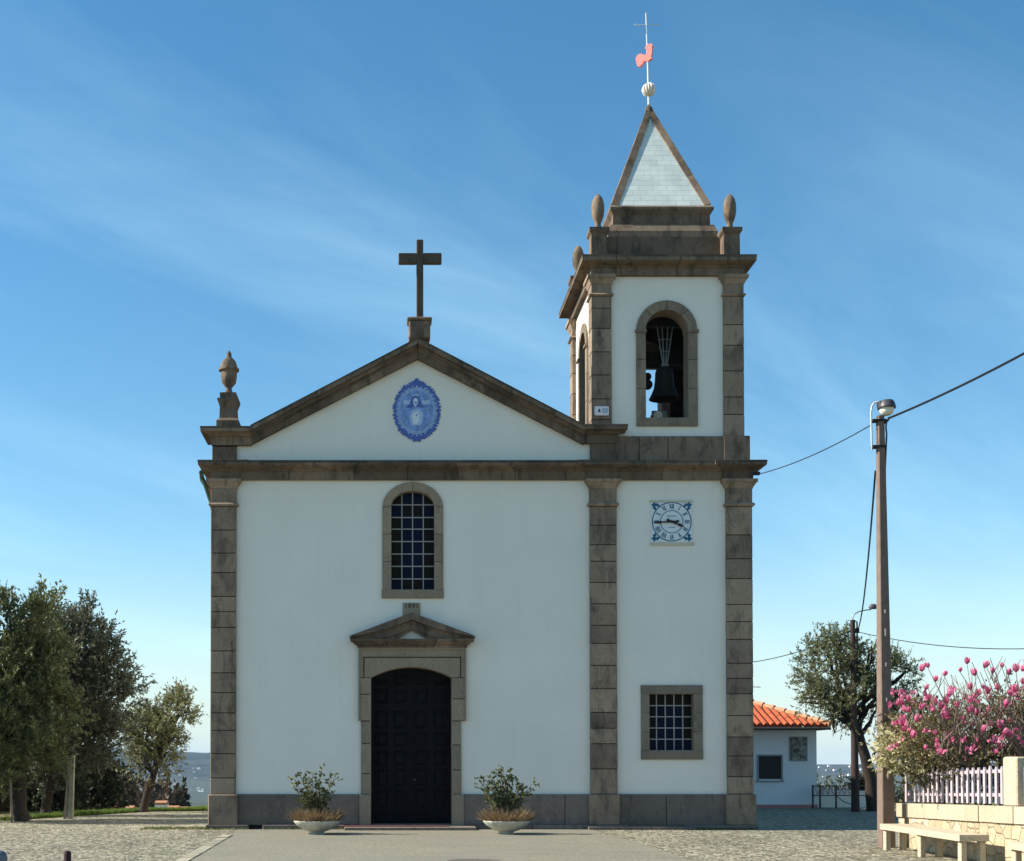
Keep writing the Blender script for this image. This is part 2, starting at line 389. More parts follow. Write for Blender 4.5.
def terr_mat():
    m, nt, b = mat('terrain'); v = coords(nt)
    near = mixc(nt, ramp(nt, noise(nt, v, .8, 6, .6), [(.35, 0.), (.65, 1.)]), (.10, .13, .03), (.16, .13, .07))
    n = noise(nt, coords(nt, (1, .6, 1)), .012, 8, .65)
    far = ramp(nt, n, [(.35, (.006, .013, .010)), (.46, (.014, .023, .015)), (.54, (.06, .058, .04)), (.6, (.012, .020, .013)), (.72, (.04, .045, .028))])
    fld = ramp(nt, noise(nt, coords(nt, (.5, 1.6, 1)), .02, 3, .5), [(.4, (.03, .045, .03)), (.5, (.10, .105, .075)), (.55, (.03, .042, .03)), (.64, (.07, .085, .05))])
    sp = N(nt, 'ShaderNodeSeparateXYZ'); nt.links.new(v, sp.inputs[0])
    low = M2(nt, 'MULTIPLY', M2(nt, 'SUBTRACT', -22., sp.outputs[2]), .05, clamp=True)
    far = mixc(nt, low, far, fld)
    d = M2(nt, 'MULTIPLY', M2(nt, 'SUBTRACT', sp.outputs[1], 150.), .004, clamp=True)
    nt.links.new(mixc(nt, d, near, far), b.inputs['Base Color']); b.inputs['Roughness'].default_value = 1; b.inputs['Specular IOR Level'].default_value = .05
    bump(nt, b, noise(nt, v, .03, 8, .7), .6, 12); return m
xs = np.unique(np.concatenate([np.linspace(-60, 60, 121), -60 - np.geomspace(1, 6000, 60), 60 + np.geomspace(1, 6000, 60), np.linspace(-1800, 1800, 140)]))
ys = np.unique(np.concatenate([np.linspace(-60, 60, 121), 60 + np.geomspace(1, 2900, 50), np.linspace(2960, 5200, 70), np.linspace(5300, 7500, 6), -60 - np.geomspace(1, 300, 8)]))
grid_mesh('ground', xs, ys, terr_mat())

def cobble_mat():
    m, nt, b = mat('cobblestones'); v = coords(nt, (1.45, .6, 1))
    nz = N(nt, 'ShaderNodeTexNoise'); nz.inputs['Scale'].default_value = 1.2; nt.links.new(v, nz.inputs[0])
    wv = mixc(nt, .10, v, nz.outputs[1], 'ADD')
    vo = N(nt, 'ShaderNodeTexVoronoi', feature='DISTANCE_TO_EDGE'); vo.inputs['Scale'].default_value = 10.5; vo.inputs['Randomness'].default_value = .6; nt.links.new(wv, vo.inputs[0])
    vc = N(nt, 'ShaderNodeTexVoronoi'); vc.inputs['Scale'].default_value = 10.5; vc.inputs['Randomness'].default_value = .6; nt.links.new(wv, vc.inputs[0])
    sp = N(nt, 'ShaderNodeSeparateXYZ'); nt.links.new(vc.outputs['Color'], sp.inputs[0])
    c = ramp(nt, sp.outputs[0], [(0., (.11, .098, .06)), (.5, (.235, .212, .14)), (1., (.42, .385, .27))])
    c = mixc(nt, 1., c, ramp(nt, noise(nt, v, .35, 6, .65), [(.3, .72), (.7, 1.15)]), 'MULTIPLY')
    c = mixc(nt, ramp(nt, noise(nt, v, .5, 7, .7), [(.56, 0.), (.66, .5)]), c, (.15, .17, .06))
    j = ramp(nt, vo.outputs[0], [(.0, 0.), (.09, 1.)])
    c = mixc(nt, j, (.10, .085, .055), c)
    nt.links.new(c, b.inputs['Base Color']); b.inputs['Roughness'].default_value = .85
    bump(nt, b, M2(nt, 'ADD', j, M2(nt, 'MULTIPLY', sp.outputs[1], .6)), 1., .03); return m
COB = cobble_mat()
def asph_mat():
    m, nt, b = mat('worn_asphalt'); v = coords(nt)
    g = noise(nt, v, 16, 5, .85)
    c = mixc(nt, noise(nt, v, .5, 6, .65), (.135, .125, .088), (.225, .205, .147))
    c = mixc(nt, 1., c, ramp(nt, g, [(.36, .5), (.64, 1.5)]), 'MULTIPLY')
    s_ = noise(nt, coords(nt, (.3, 2.5, 1)), .9, 6, .7, 1.)
    c = mixc(nt, ramp(nt, s_, [(.56, 0.), (.66, .5)]), c, (.085, .08, .06))
    pt = noise(nt, v, .22, 3, .5, 1.5)
    c = mixc(nt, ramp(nt, pt, [(.5, 0.), (.53, .35)]), c, (.16, .15, .125))
    c = mixc(nt, ramp(nt, noise(nt, v, 3.2, 5, .7), [(.62, 0.), (.7, .4)]), c, (.30, .28, .22))
    nt.links.new(c, b.inputs['Base Color']); b.inputs['Roughness'].default_value = .9
    bump(nt, b, g, .5, .01); return m
def sheet(name, poly, z, m, nsub=1):
    mb = MB(); mb.face([(x, y, z) for x, y in poly]); o = mb.build(name, m, fixn=False); o['kind'] = 'structure'
    if o.data.polygons[0].normal.z < 0: o.data.flip_normals()
    return o
sheet('cobbled_square', [(-30, -50), (14, -50), (30, -20), (30, 19), (12, 19), (9, 30), (-4.4, 30), (-5.4, 12.3), (-7.4, 12), (-9.2, 6.8), (-10.6, 3.0), (-14, 1.0), (-30, -1)], .004, COB)
A = G(190, 861); B = G(232, 836); C_ = G(600, 834); D_ = G(692, 861); kx = (D_.y - 9 - A.y) / (A.y - B.y)
ap = [(A.x + (A.x - B.x) * kx, D_.y - 9), (A.x, A.y), (B.x, B.y), (X(238), -.3), (X(590), -.3), (C_.x, C_.y), (G(640, 843).x, G(640, 843).y), (D_.x, D_.y), (D_.x + 5, D_.y - 9)]
sheet('asphalt_path', ap, .008, asph_mat())
kb = MB()
P0 = Vector((A.x + (A.x - B.x) * kx, D_.y - 9)); P1 = Vector((B.x, B.y)); L = (P1 - P0).length; d_ = (P1 - P0) / L; nn_ = Vector((-d_.y, d_.x)); x = 0; rg = random.Random(3)
while x < L:
    l = rg.uniform(.18, .32); a = P0 + d_ * x; b_ = P0 + d_ * (x + l - .02)
    kb.vprism([tuple(a), tuple(b_), tuple(b_ + nn_ * .2), tuple(a + nn_ * .2)], -.05, .016 + rg.uniform(0, .012), rg.random()); x += l
tag(kb.build('edging_stones', stone('edging_granite', (.26, .24, .17), (.38, .35, .26), .2)), kind='structure')
# small iron manhole cover in the asphalt
mh = MB(); c = G(474, 861.5); mh.lathe([(.0, .0), (.42, .0), (.42, .006), (.38, .008), (.37, .005), (.0, .005)], (c.x, c.y, .006), 28)
tag(mh.build('manhole_cover', plain('cast_iron', (.10, .085, .075), .8), loc=(c.x, c.y, 0)), 'round iron manhole cover set in the asphalt before the church door', 'manhole cover')

# ------------------------------------------------------------ walls with openings
def arch_pts(x0, x1, zs, rise, n=16):
    cx, a = (x0 + x1) / 2, (x1 - x0) / 2
    return [(cx - a * math.cos(math.pi * i / n), zs + rise * math.sin(math.pi * i / n)) for i in range(n + 1)]
def seg_pts(x0, x1, zs, rise, n=16):
    a = (x1 - x0) / 2; r = (a * a + rise * rise) / (2 * rise); cx, cz = (x0 + x1) / 2, zs + rise - r; th = math.asin(a / r)
    return [(cx + r * math.sin(-th + 2 * th * i / n), cz + r * math.cos(-th + 2 * th * i / n)) for i in range(n + 1)]
def wall_panel(mb, x0, x1, zb, zt, ops, T, t=.5):
    """face with openings; zt: list of (x,z) top outline; ops: (zlow, [(x,z)..] top outline)"""
    br = {x0, x1} | {p[0] for p in zt if x0 < p[0] < x1}
    for zl, pts in ops: br |= {p[0] for p in pts}
    br = sorted(br); tx = [p[0] for p in zt]; tz = [p[1] for p in zt]
    for a, b in zip(br[:-1], br[1:]):
        if b - a < 1e-6: continue
        m = (a + b) / 2; cov = []
        for zl, pts in ops:
            if pts[0][0] < m < pts[-1][0]:
                ax = [p[0] for p in pts]; az = [p[1] for p in pts]
                e = (b - a) * 1e-6
                cov.append((zl, float(np.interp(a + e, ax, az)), float(np.interp(b - e, ax, az))))
        cov.sort(); la = lb = zb
        for zl, ha, hb in cov:
            if zl > la + 1e-5: mb.face([T(a, 0, la), T(b, 0, lb), T(b, 0, zl), T(a, 0, zl)], t)
            la, lb = ha, hb
        mb.face([T(a, 0, la), T(b, 0, lb), T(b, 0, float(np.interp(b, tx, tz))), T(a, 0, float(np.interp(a, tx, tz)))], t)
def ring(mb, inner, outer, y0, y1, T=lambda x, y, z: (x, y, z), seed=0, joints=()):
    """stone frame between two outlines of equal length"""
    rg = random.Random(seed); n = len(inner); tone = rg.random()
    for i in range(n - 1):
        if i in joints: tone = rg.random()
        a, b, c, d = inner[i], inner[i + 1], outer[i + 1], outer[i]
        mb.hexa([T(a[0], y0, a[1]), T(d[0], y0, d[1]), T(d[0], y1, d[1]), T(a[0], y1, a[1]), T(b[0], y0, b[1]), T(c[0], y0, c[1]), T(c[0], y1, c[1]), T(b[0], y1, b[1])], tone)
        if i in joints and i > 0:
            e = .006; v = Vector((d[0] - a[0], d[1] - a[1])); k = Vector((-v.y, v.x)).normalized() * e
            q0, q1 = Vector(a), Vector(d)
            q = [q0 - k, q1 - k, q1 + k, q0 + k]
            mb.hexa([T(p.x, y0 - .002, p.y) for p in q] + [T(p.x, y0 + .02, p.y) for p in q], -1.)
def frame_pts(x0, x1, zb, zs, rise, n=16, fn=arch_pts, cuts=3):
    L_ = [(x0, zb + (zs - zb) * i / cuts) for i in range(cuts)]; Rr = [(x1, zs - (zs - zb) * i / cuts) for i in range(1, cuts + 1)]
    return L_ + fn(x0, x1, zs, rise, n) + Rr
IDT = lambda x, y, z: (x, y, z)
def off(y): return lambda x, _, z: (x, y, z)

# ------------------------------------------------------------ THE CHURCH
church = thing('church', 'white limewashed village church with granite trim, gabled front and square bell tower', 'church', ((X(480)), 0, 0))
YP = -.12                                   # pilaster face
XLo, XLi = X(211.3), X(236.6)                   # nave corner pilaster
XMo, XMi = X(589.4), X(616.2)                 # pilaster between nave and tower
XTi, XTo = X(725.5), X(751.5)               # tower corner pilaster
NAVE_D = 19.0
zPl, zBase = Z(794.3, -.16), Z(826, -.2)
zAst0, zAst1 = Z(506.2, YP), Z(502.8, YP)
zCap0, zCap1 = Z(488.6, YP), Z(479.4, YP)
zFr, zCo, zTop = Z(470.2, YP), Z(464.5, -.36), Z(459.8, -.4)
# white walls of the nave (front, sides, back)
cxN = (X(382.3, 540) + X(443, 540)) / 2
wx0, wx1 = X(391.3), X(434.3); wzb, wzs, wr = Z(589.6), Z(506), Z(491) - Z(506)
dx0, dx1 = X(371, 750), X(451.6, 750); dzs, drise = Z(677.7), Z(667.3) - Z(677.7)
gL, gR, gA = (X(240), Z(443)), (X(590), Z(443)), (X(417.5), Z(357))
mb = MB()
wall_panel(mb, XLo + .1, X(591), 0, [(XLo + .1, zTop - .02), (X(591), zTop - .02)],
           [(wzb, arch_pts(wx0, wx1, wzs, wr)), (-.01, seg_pts(dx0, dx1, dzs, drise))], off(0))
wall_panel(mb, X(236), X(593), Z(462), [(X(236), Z(448)), (gL[0], Z(444)), (X(417.5), Z(352)), (X(590), Z(440)), (X(593), Z(440))], [], off(.003))
sx = XLo + .1
mb.face([(sx, NAVE_D, 0), (sx, 0, 0), (sx, 0, zTop), (sx, NAVE_D, zTop)])
nrx = X(600)
mb.face([(nrx, 3, 0), (nrx, NAVE_D, 0), (nrx, NAVE_D, zTop), (nrx, 3, zTop)])
mb.face([(nrx, NAVE_D, 0), (sx, NAVE_D, 0), (sx, NAVE_D, zTop), (nrx, NAVE_D, zTop)])
mb.face([(nrx, NAVE_D, zTop), (sx, NAVE_D, zTop), ((sx + nrx) / 2, NAVE_D, zTop + 2.2)])
mb.build('wall', WHITE, church, fixn=False)
# tower lower wall
vz0, vz1 = Z(750.3), Z(694.0); vx0, vx1 = X(648.7), X(692.6)
TD = 3.57                                    # tower depth
mb = MB()
wall_panel(mb, X(600), XTo - .1, 0, [(X(600), zTop - .02), (XTo - .1, zTop - .02)], [(vz0, [(vx0, vz1), (vx1, vz1)])], off(.002))
mb.face([(XTo - .1, 0, 0), (XTo - .1, TD, 0), (XTo - .1, TD, zTop), (XTo - .1, 0, zTop)])
mb.face([(XTo - .1, TD, 0), (X(600), TD, 0), (X(600), TD, zTop), (XTo - .1, TD, zTop)])
mb.build('tower_wall', WHITE, church, fixn=False)
# plinth and base course
mb = MB()
dl, dr = X(359.2, 800), X(463.6, 800)
for a, b, wd, sd in ((XLi + .02, dl, 1.3, 2), (dr, XMo - .02, .9, 5), (XMi + .02, XTi - .02, 1.1, 9)):
    mb = MB(); mb.slabs(a, b, -.07, .2, .1, zPl, wd, sd); mb.build('plinth', STONE_P, church)
mb = MB()
for a, b in ((XLo - .1, X(249.5, 828)), (X(263, 828), X(345)), (X(474), XTo + .08)):
    mb.slabs(a, b, -.22, .2, 0, .105, 1.5, int(a * 10) + 50)
mb.box(X(249.5, 828), X(263, 828), -.05, .2, 0, .1, -1.)
mb.slabs(X(585), X(692), -.42, -.225, 0, .07, 1.1, 77)
mb.build('base_course', STONE_P, church)
# corner pilasters
def pilaster(x0, x1, y1, seed, corner=None):
    mb = MB()
    mb.blocks(x0, x1, YP, y1, zPl, zAst0, .46, seed)
    mb.bbox(x0 - .045, x1 + .045, YP - .05, y1 + .04, .1, zPl - .003, .02, .45)
    mb.bbox(x0, x1, YP, y1, zAst1, zCap0, .006, .3)
    path = [(x0, y1), (x0, YP), (x1, YP), (x1, y1)]
    mb.sweep(path, [(-.1, zAst0), (.03, zAst0), (.055, (zAst0 + zAst1) / 2), (.03, zAst1), (-.1, zAst1)])
    h = zCap1 - zCap0
    mb.sweep(path, [(-.1, zCap0), (.01, zCap0), (.02, zCap0 + h * .15), (.06, zCap0 + h * .45), (.075, zCap0 + h * .62), (.105, zCap0 + h * .66), (.11, zCap1), (-.1, zCap1)])
    return mb.build('pilaster', STONE, church)
pilaster(XLo, XLi, .5, 1); pilaster(XMo, XMi, .3, 2); pilaster(XTo - (XTi * 0 + (XTo - XTi)), XTo, .5, 3)
# lower entablature with slight breaks over the pilasters
def entab(z0, zf, zc, zt, o1=.02, o2=.27):
    h = zc - zf
    return [(-.25, z0), (o1, z0), (o1, zf - .03), (o1 + .03, zf - .02), (o1 + .03, zf + .01), (o1 + (o2 - o1) * .35, zf + h * .35), (o2 * .8, zf + h * .75), (o2 * .86, zc), (o2, zc), (o2, zt - .015), (o2 - .02, zt), (-.25, zt)]
path = [(XLo, NAVE_D), (XLo, YP), (XLi + .04, YP), (XLi + .04, YP + .05), (XMo - .04, YP + .05), (XMo - .04, YP), (XMi + .04, YP), (XMi + .04, YP + .05), (XTi - .04, YP + .05), (XTi - .04, YP), (XTo, YP), (XTo, TD + .1), (X(600), TD + .1)]
crust = lambda o2, zt, h=.028: [(o2 - .05, zt - .02), (o2 - .002, zt - h - .012), (o2 + .008, zt - h), (o2 + .006, zt + .004), (o2 - .02, zt + .012), (o2 - .05, zt + .012)]
mb = MB(); mb.sweep(path, entab(zCap1, zFr, zCo, zTop), block=1.25, seed=4)
mb.mi = 1; mb.sweep(path, crust(.27, zTop, .04), block=.5, seed=44); mb.mi = 0
ent = mb.build('cornice', [STONE_D, LICH], church)
mb = MB(); mb.box(XMo + .1, XTo - .2, 0, TD, zTop - .05, zTop - .012, .3); mb.build('tower_ledge', STONE_D, church)
# gutter along the left eaves
mb = MB()
mb.tube([(XLo - .26, .1, zFr + .0), (XLo - .34, .9, zFr - .0), (XLo - .34, NAVE_D, zFr)], [.05, .06, .06], 8)
mb.tube([(XLo - .3, .6, zFr), (XLo - .12, .7, zFr - .55), (XLo - .06, .7, zFr - .8), (XLo - .06, .7, .1)], .045, 8)
mb.build('gutter', GUTTER, church)
# block under the gable ends, and gable cornices
mb = MB()
zg0 = Z(446, YP)
mb.blocks(XLo + .02, XLi, YP + .02, .5, zTop, zg0, .5, 21); mb.build('gable_end_block', STONE_D, church); mb = MB()
mb.blocks(XMo + .02, XMi + .05, YP + .02, .32, zTop, Z(436.8, YP), .6, 22)
mb.build('gable_end_block', STONE_D, church)
zq0, zq1, zq2, zq3 = Z(445, YP), Z(437, YP), Z(431.5, -.3), Z(426.4, -.34)
mb = MB()
xe = X(252)
prof = [(-.2, zq0), (.01, zq0), (.01, zq1), (.05, zq1 + .01), (.1, zq1 + .06), (.17, zq2), (.24, zq2), (.24, zq3), (-.2, zq3)]
mb.sweep([(XLo + .02, 1.0), (XLo + .02, YP), (xe, YP)], prof, seed=8); mb.mi = 1; mb.sweep([(XLo + .02, 1.0), (XLo + .02, YP), (xe - .01, YP)], crust(.24, zq3), block=.5, seed=3); mb.mi = 0
mb.box(XLo + .2, xe, 0.05, .9, zq0, zq3 - .002, .4)
dz = Z(424.4, -.34) - zq3
prof2 = [(o, z + dz) for o, z in prof]
mb.sweep([(X(583), YP), (XMi - .02, YP), (XMi - .02, .1)], prof2, seed=8); mb.mi = 1; mb.sweep([(X(583), YP), (XMi - .02, YP), (XMi - .02, .1)], crust(.24, zq3 + dz), block=.5, seed=3); mb.mi = 0
mb.box(X(583), XMi - .1, YP + .15, .2, zq0 + dz, zq3 + dz - .002, .4)
# raking members
xl, xr, xa = X(251.5), X(583.5), X(417.5)
iL, iA = Z(443.8, -.15), Z(358.2, -.15); oL, oA = Z(425.5, -.34), Z(338, -.34)
def rake(f0, f1, y0, y1, seed, s=1):
    rg = random.Random(seed); a = (xl if s > 0 else xr); n = 5
    for k in range(n):
        u0, u1 = k / n, (k + 1) / n
        def P(u, f): 
            x = a + (xa - a) * u; lo = iL + (iA - iL) * u; hi = oL + (oA - oL) * u; return (x, lo + (hi - lo) * f)
        g = .006 / abs(xa - a)
        mb.prism([P(u0, f0), P(u1 - g, f0), P(u1 - g, f1), P(u0, f1)], y0, y1, rg.random())
        if k < n - 1: mb.prism([P(u1 - g, f0), P(u1, f0), P(u1, f1 - .002), P(u1 - g, f1 - .002)], y0 + .006, y1, -1.)
for s in (1, -1):
    mb.mi = 1; rake(.93, 1.03, YP - .238, .30, 71 + s, s); mb.mi = 0
    rake(0, .42, YP - .02, .25, 31 + s, s); rake(.42, .50, YP - .06, .25, 41 + s, s); rake(.50, .70, YP - .13, .25, 31 + s, s); rake(.70, 1., YP - .23, .30, 51 + s, s)
mb.build('raking_cornice', [STONE_D, LICH], church)
# nave roof
mb = MB(); rz = oA - 1.0
for s in (-1, 1):
    ex = (XLo - .1) if s < 0 else (X(600) + .2)
    n = 26
    for k in range(int(NAVE_D / .24)):
        y = .3 + k * .24
        mb.tube([(xa, y, rz), (ex, y, zTop - .45)], [.11, .11], 6, random.random(), True)
    mb.hexa([(xa, .3, rz - .15), (ex, .3, zTop - .6), (ex, NAVE_D, zTop - .6), (xa, NAVE_D, rz - .15), (xa, .3, rz), (ex, .3, zTop - .45), (ex, NAVE_D, zTop - .45), (xa, NAVE_D, rz)])
mb.build('roof', plain('old_tiles', (.20, .11, .07), .85, var=.3, vs=5), church)
# urn on its pedestal, left end of the gable
mb = MB(); cxu, cyu = X(228.3, 400), .12
zz = lambda py: Z(py, cyu)
mb.sqlathe([(.26, zq3 - .01), (.26, zz(423)), (.23, zz(421.5)), (.20, zz(420)), (.19, zz(409)), (.22, zz(405)), (.245, zz(402.5)), (.245, zz(400.5)), (.19, zz(400)), (.19, zz(394.5))], (cxu, cyu), .3)
mb.build('urn_pedestal', STONE_D, church)
mb = MB()
mb.lathe([(.10, zz(394.6)), (.11, zz(393.2)), (.075, zz(391)), (.07, zz(388)), (.10, zz(386.5)), (.165, zz(383)), (.19, zz(377)), (.19, zz(371.6)), (.24, zz(371)), (.24, zz(368.8)), (.195, zz(368)), (.185, zz(364.5)), (.15, zz(361)), (.09, zz(358.6)), (.06, zz(357)), (.06, zz(354)), (.035, zz(352)), (.005, zz(350.5))], (cxu, cyu, 0), 24, .75)
mb.build('urn', STONE_D, church, smooth=True)
# cross
mb = MB(); cxc, cyc = X(419.4, 300), .05
zz = lambda py: Z(py, cyc)
mb.bbox(cxc - .25, cxc + .25, cyc - .22, cyc + .22, zz(341), zz(323), .03, .8); mb.bbox(cxc - .29, cxc + .29, cyc - .26, cyc + .26, zz(323), zz(320.2), .02, .9)
for s in (-1, 1):
    mb.lathe([(.0, -.27), (.07, -.27), (.085, -.255), (.085, -.235), (0, -.235)], (0, 0, 0), 12) if False else None
    mb.tube([(cxc + s * .13, cyc - .24, zz(329)), (cxc + s * .13, cyc - .20, zz(329))], .09, 12, .9); mb.tube([(cxc + s * .13, cyc - .25, zz(329)), (cxc + s * .13, cyc - .21, zz(329))], .045, 10, .2)
mb.build('cross_base', STONE_D, church)
mb = MB(); cx2 = X(419.9, 280)
mb.bbox(cx2 - .08, cx2 + .08, cyc - .08, cyc + .08, zz(320.3), zz(240.5), .015, .1)
mb.bbox(X(398.5, 260, cyc), cx2 - .081, cyc - .078, cyc + .078, zz(264), zz(254), .012, .1); mb.bbox(cx2 + .081, X(441.5, 260, cyc), cyc - .078, cyc + .078, zz(264), zz(254), .012, .1)
mb.build('cross', stone('cross_stone', (.075, .06, .045), (.13, .105, .08), .8), church)

# ---- windows
def window(x0, x1, zb, top, cols, rows, colfn, y=.2, name='window', hbar=None, label=None):
    mb = MB(); cw = (x1 - x0) / cols; zt = max(p[1] for p in top); rh = (zt - zb) / rows if hbar is None else None
    zs_ = [zb + (zt - zb) * i / rows for i in range(rows + 1)] if hbar is None else hbar
    tx = [p[0] for p in top]; tz = [p[1] for p in top]
    for i in range(cols):
        for j in range(rows):
            a, b = x0 + cw * i, x0 + cw * (i + 1); mb.mi = colfn(i, j)
            n = 6; pts = [(a, zs_[j]), (b, zs_[j])]
            up = [(b + (a - b) * k / n, min(zs_[j + 1], float(np.interp(b + (a - b) * k / n, tx, tz)))) for k in range(n + 1)]
            if max(p[1] for p in up) <= zs_[j] + .01: continue
            up = [(p[0], max(p[1], zs_[j] + .001)) for p in up]
            ti = random.uniform(-.003, .003)
            mb.face([(p[0], y + ti, p[1]) for p in pts + up], random.random())
    g = mb.build(name, [GLB, GLBR], church, fixn=False)
    if label: g['label'] = label
    mb = MB()
    for i in range(1, cols):
        xx = x0 + cw * i; mb.box(xx - .011, xx + .011, y - .035, y - .012, zb, float(np.interp(xx, tx, tz)))
    for j in range(1, rows):
        za = zs_[j]
        xs_ = [p[0] for p in top if p[1] >= za]
        mb.box((x0 if za < top[0][1] else min(xs_)), (x1 if za < top[-1][1] else max(xs_)), y - .032, y - .010, za - .011, za + .011)
    b = mb.build('glazing_bars', BARM, church); b.parent = g; b['_w'] = list(church['_w'])
    return g
def par(o, g): o.parent = g; return o
# arched window above the door
top = arch_pts(wx0, wx1, wzs, wr)
hb = [wzb] + [U(400, y, .2)[1] for y in (579.1, 566.5, 554.2, 541.7, 529.3, 517.7, 505.1)] + [max(p[1] for p in top)]
def cf(i, j):
    if j == 7: return 0 if i in (1, 2) else 1
    if j in (0, 6): return 0 if i in (0, 3) else 1
    return 0 if i in (1, 2) else 1
g = window(wx0, wx1, wzb, top, 4, 8, cf, hbar=hb, label='arched window of blue and brown panes above the door')
mb = MB(); ox0, ox1 = X(382.2), X(443.2)
fi = frame_pts(wx0, wx1, wzb, wzs, wr); fo = frame_pts(ox0, ox1, wzb, Z(508), Z(482.3) - Z(508))
ring(mb, fi, fo, -.045, .26, seed=5, joints=(1, 2, 3, 11, 19, 20, 21)); mb.bbox(X(381.6), X(443.6), -.06, .26, Z(598.4), wzb - .004, .008, .4)
par(mb.build('window_frame', STONE_W, church), g)
# square barred window in the tower
g = window(vx0, vx1, vz0, [(vx0, vz1), (vx1, vz1)], 5, 5, lambda i, j: 0 if (j == 0 or (1 <= i <= 3 and j < 4)) else 1, label='square barred window of blue and brown panes low in the tower')
mb = MB(); a0, a1, b0, b1 = X(640.2), X(702), Z(759.5), Z(685.2)
mb.bbox(a0, a1, -.05, .25, vz1 + .003, b1, .008, .3); mb.bbox(a0, a1, -.055, .25, b0, vz0 - .003, .008, .5)
for i in range(3):
    h = (vz1 - vz0) / 3; mb.bbox(a0 + .004, vx0, -.045, .25, vz0 + h * i + .003, vz0 + h * (i + 1) - .003, .006, random.random()); mb.bbox(vx1, a1 - .004, -.045, .25, vz0 + h * i + .003, vz0 + h * (i + 1) - .003, .006, random.random())
par(mb.build('window_frame', stone('window_granite', (.14, .115, .088), (.26, .215, .16), .35), church), g)
# ---- door
mb = MB(); m_ = (dx0 + dx1) / 2; yd = .30
for s, (a, b) in enumerate(((dx0, m_ - .006), (m_ + .006, dx1))):
    mb.prism([(a, .03), (b, .03)] + [(b + (a - b) * k / 8, float(np.interp(b + (a - b) * k / 8, [p[0] for p in seg_pts(dx0, dx1, dzs, drise)], [p[1] for p in seg_pts(dx0, dx1, dzs, drise)])) - .002) for k in range(9)], yd, yd + .06)
mb.box(m_ - .03, m_ + .03, yd - .03, yd - .002, .04, dzs + drise * .9)
mb.box(dx0, dx1, yd - .025, yd - .002, Z(708), Z(704))
door = mb.build('door', DOORM, church)
mb = MB(); cw = (dx1 - dx0) / 4
for i in range(4):
    for k, (pa, pb) in enumerate(((684, 674), (702, 689), (728, 711), (746, 732), (765, 750), (786, 769), (808, 790), (823, 812))):
        a = dx0 + cw * i + .10; b = dx0 + cw * (i + 1) - .07 if i % 2 == 0 else dx0 + cw * (i + 1) - .10
        if i % 2: a -= .03
        if k == 0 and i in (0, 3): pb = 679
        z0_, z1_ = Z(pa), Z(pb); e = .045
        r0 = [(a, yd - .001, z0_), (b, yd - .001, z0_), (b, yd - .001, z1_), (a, yd - .001, z1_)]
        r1 = [(a + e * .4, yd - .03, z0_ + e * .4), (b - e * .4, yd - .03, z0_ + e * .4), (b - e * .4, yd - .03, z1_ - e * .4), (a + e * .4, yd - .03, z1_ - e * .4)]
        r2 = [(a + e, yd - .012, z0_ + e), (b - e, yd - .012, z0_ + e), (b - e, yd - .012, z1_ - e), (a + e, yd - .012, z1_ - e)]
        r3 = [(a + 2 * e, yd - .03, z0_ + 1.6 * e), (b - 2 * e, yd - .03, z0_ + 1.6 * e), (b - 2 * e, yd - .03, z1_ - 1.6 * e), (a + 2 * e, yd - .03, z1_ - 1.6 * e)]
        mb = MB(); mb.loft([r0, r1, r2, r3], .5, True); par(mb.build('door_panel', DOORM, church), door)
mb = MB()
mb.tube([(m_ + .09, yd - .005, 1.15), (m_ + .09, yd - .06, 1.15)], .015, 8); mb.lathe([(0, -.02), (.03, -.015), (.035, 0), (.03, .015), (0, .02)], (m_ + .09, yd - .07, 1.15), 12)
par(mb.build('door_knob', plain('old_brass', (.12, .09, .04), .4, .8), church), door)
# granite door surround
mb = MB(); zc_ = Z(648)
fi = frame_pts(dx0, dx1, zPl, dzs, drise, fn=seg_pts, cuts=6)
o0, o1 = X(361.0, 740), X(461.2, 740)
n = len(fi)
zEar = Z(721)
# narrow lower jambs and wide eared upper jambs
for s, xin, xn, xw in ((-1, dx0, o0, X(358.3, 690)), (1, dx1, o1, X(465.9, 690))):
    mb.blocks(min(xin, xn), max(xin, xn), -.07, .38, zPl, zEar - .003, .55, 60 + s)
    mb.blocks(min(xin, xw), max(xin, xw), -.085, .38, zEar, dzs, .55, 70 + s)
    mb.bbox(min(xin, xn) - (.04 if s < 0 else 0), max(xin, xn) + (.06 if s > 0 else 0), -.10, .38, .0, zPl - .003, .015, .7)
sp_ = seg_pts(dx0, dx1, dzs, drise)
xw0, xw1 = X(358.3, 660), X(465.9, 660)
mb.prism([(xw0, dzs + .004), (dx0, dzs + .004)] + sp_[1:-1] + [(dx1, dzs + .004), (xw1, dzs + .004), (xw1, zc_), (xw0, zc_)], -.085, .38, .7)
# raised outline moulding of the eared frame
for a, b, c, d in ((xw0, xw0 + .04, zEar, zc_), (xw1 - .04, xw1, zEar, zc_)): mb.box(a, b, -.115, -.08, c, d, .5)
mb.box(xw0 + .04, xw1 - .04, -.113, -.08, zc_ - .05, zc_, .5); mb.box(xw0 + .14, xw1 - .14, -.10, -.08, Z(658), Z(657.2), -1.)
for xx in (xw0 + .13, xw1 - .13): mb.box(xx - .01, xx + .01, -.10, -.08, dzs, Z(657), -1.)
mb.build('door_surround', STONE_W, church)
mb = MB()
h = Z(638.6, -.3) - zc_
mb.sweep([(xw0, .05), (xw0, -.10), (xw1, -.10), (xw1, .05)], [(-.2, zc_), (.02, zc_), (.03, zc_ + h * .25), (.09, zc_ + h * .45), (.13, zc_ + h * .7), (.17, zc_ + h * .72), (.185, zc_ + h), (-.2, zc_ + h)], block=1.0, seed=3)
zt_ = zc_ + h; xA = X(411.6); L0, R0 = X(350, 640), X(474.3, 640); za = Z(612.4, -.27)
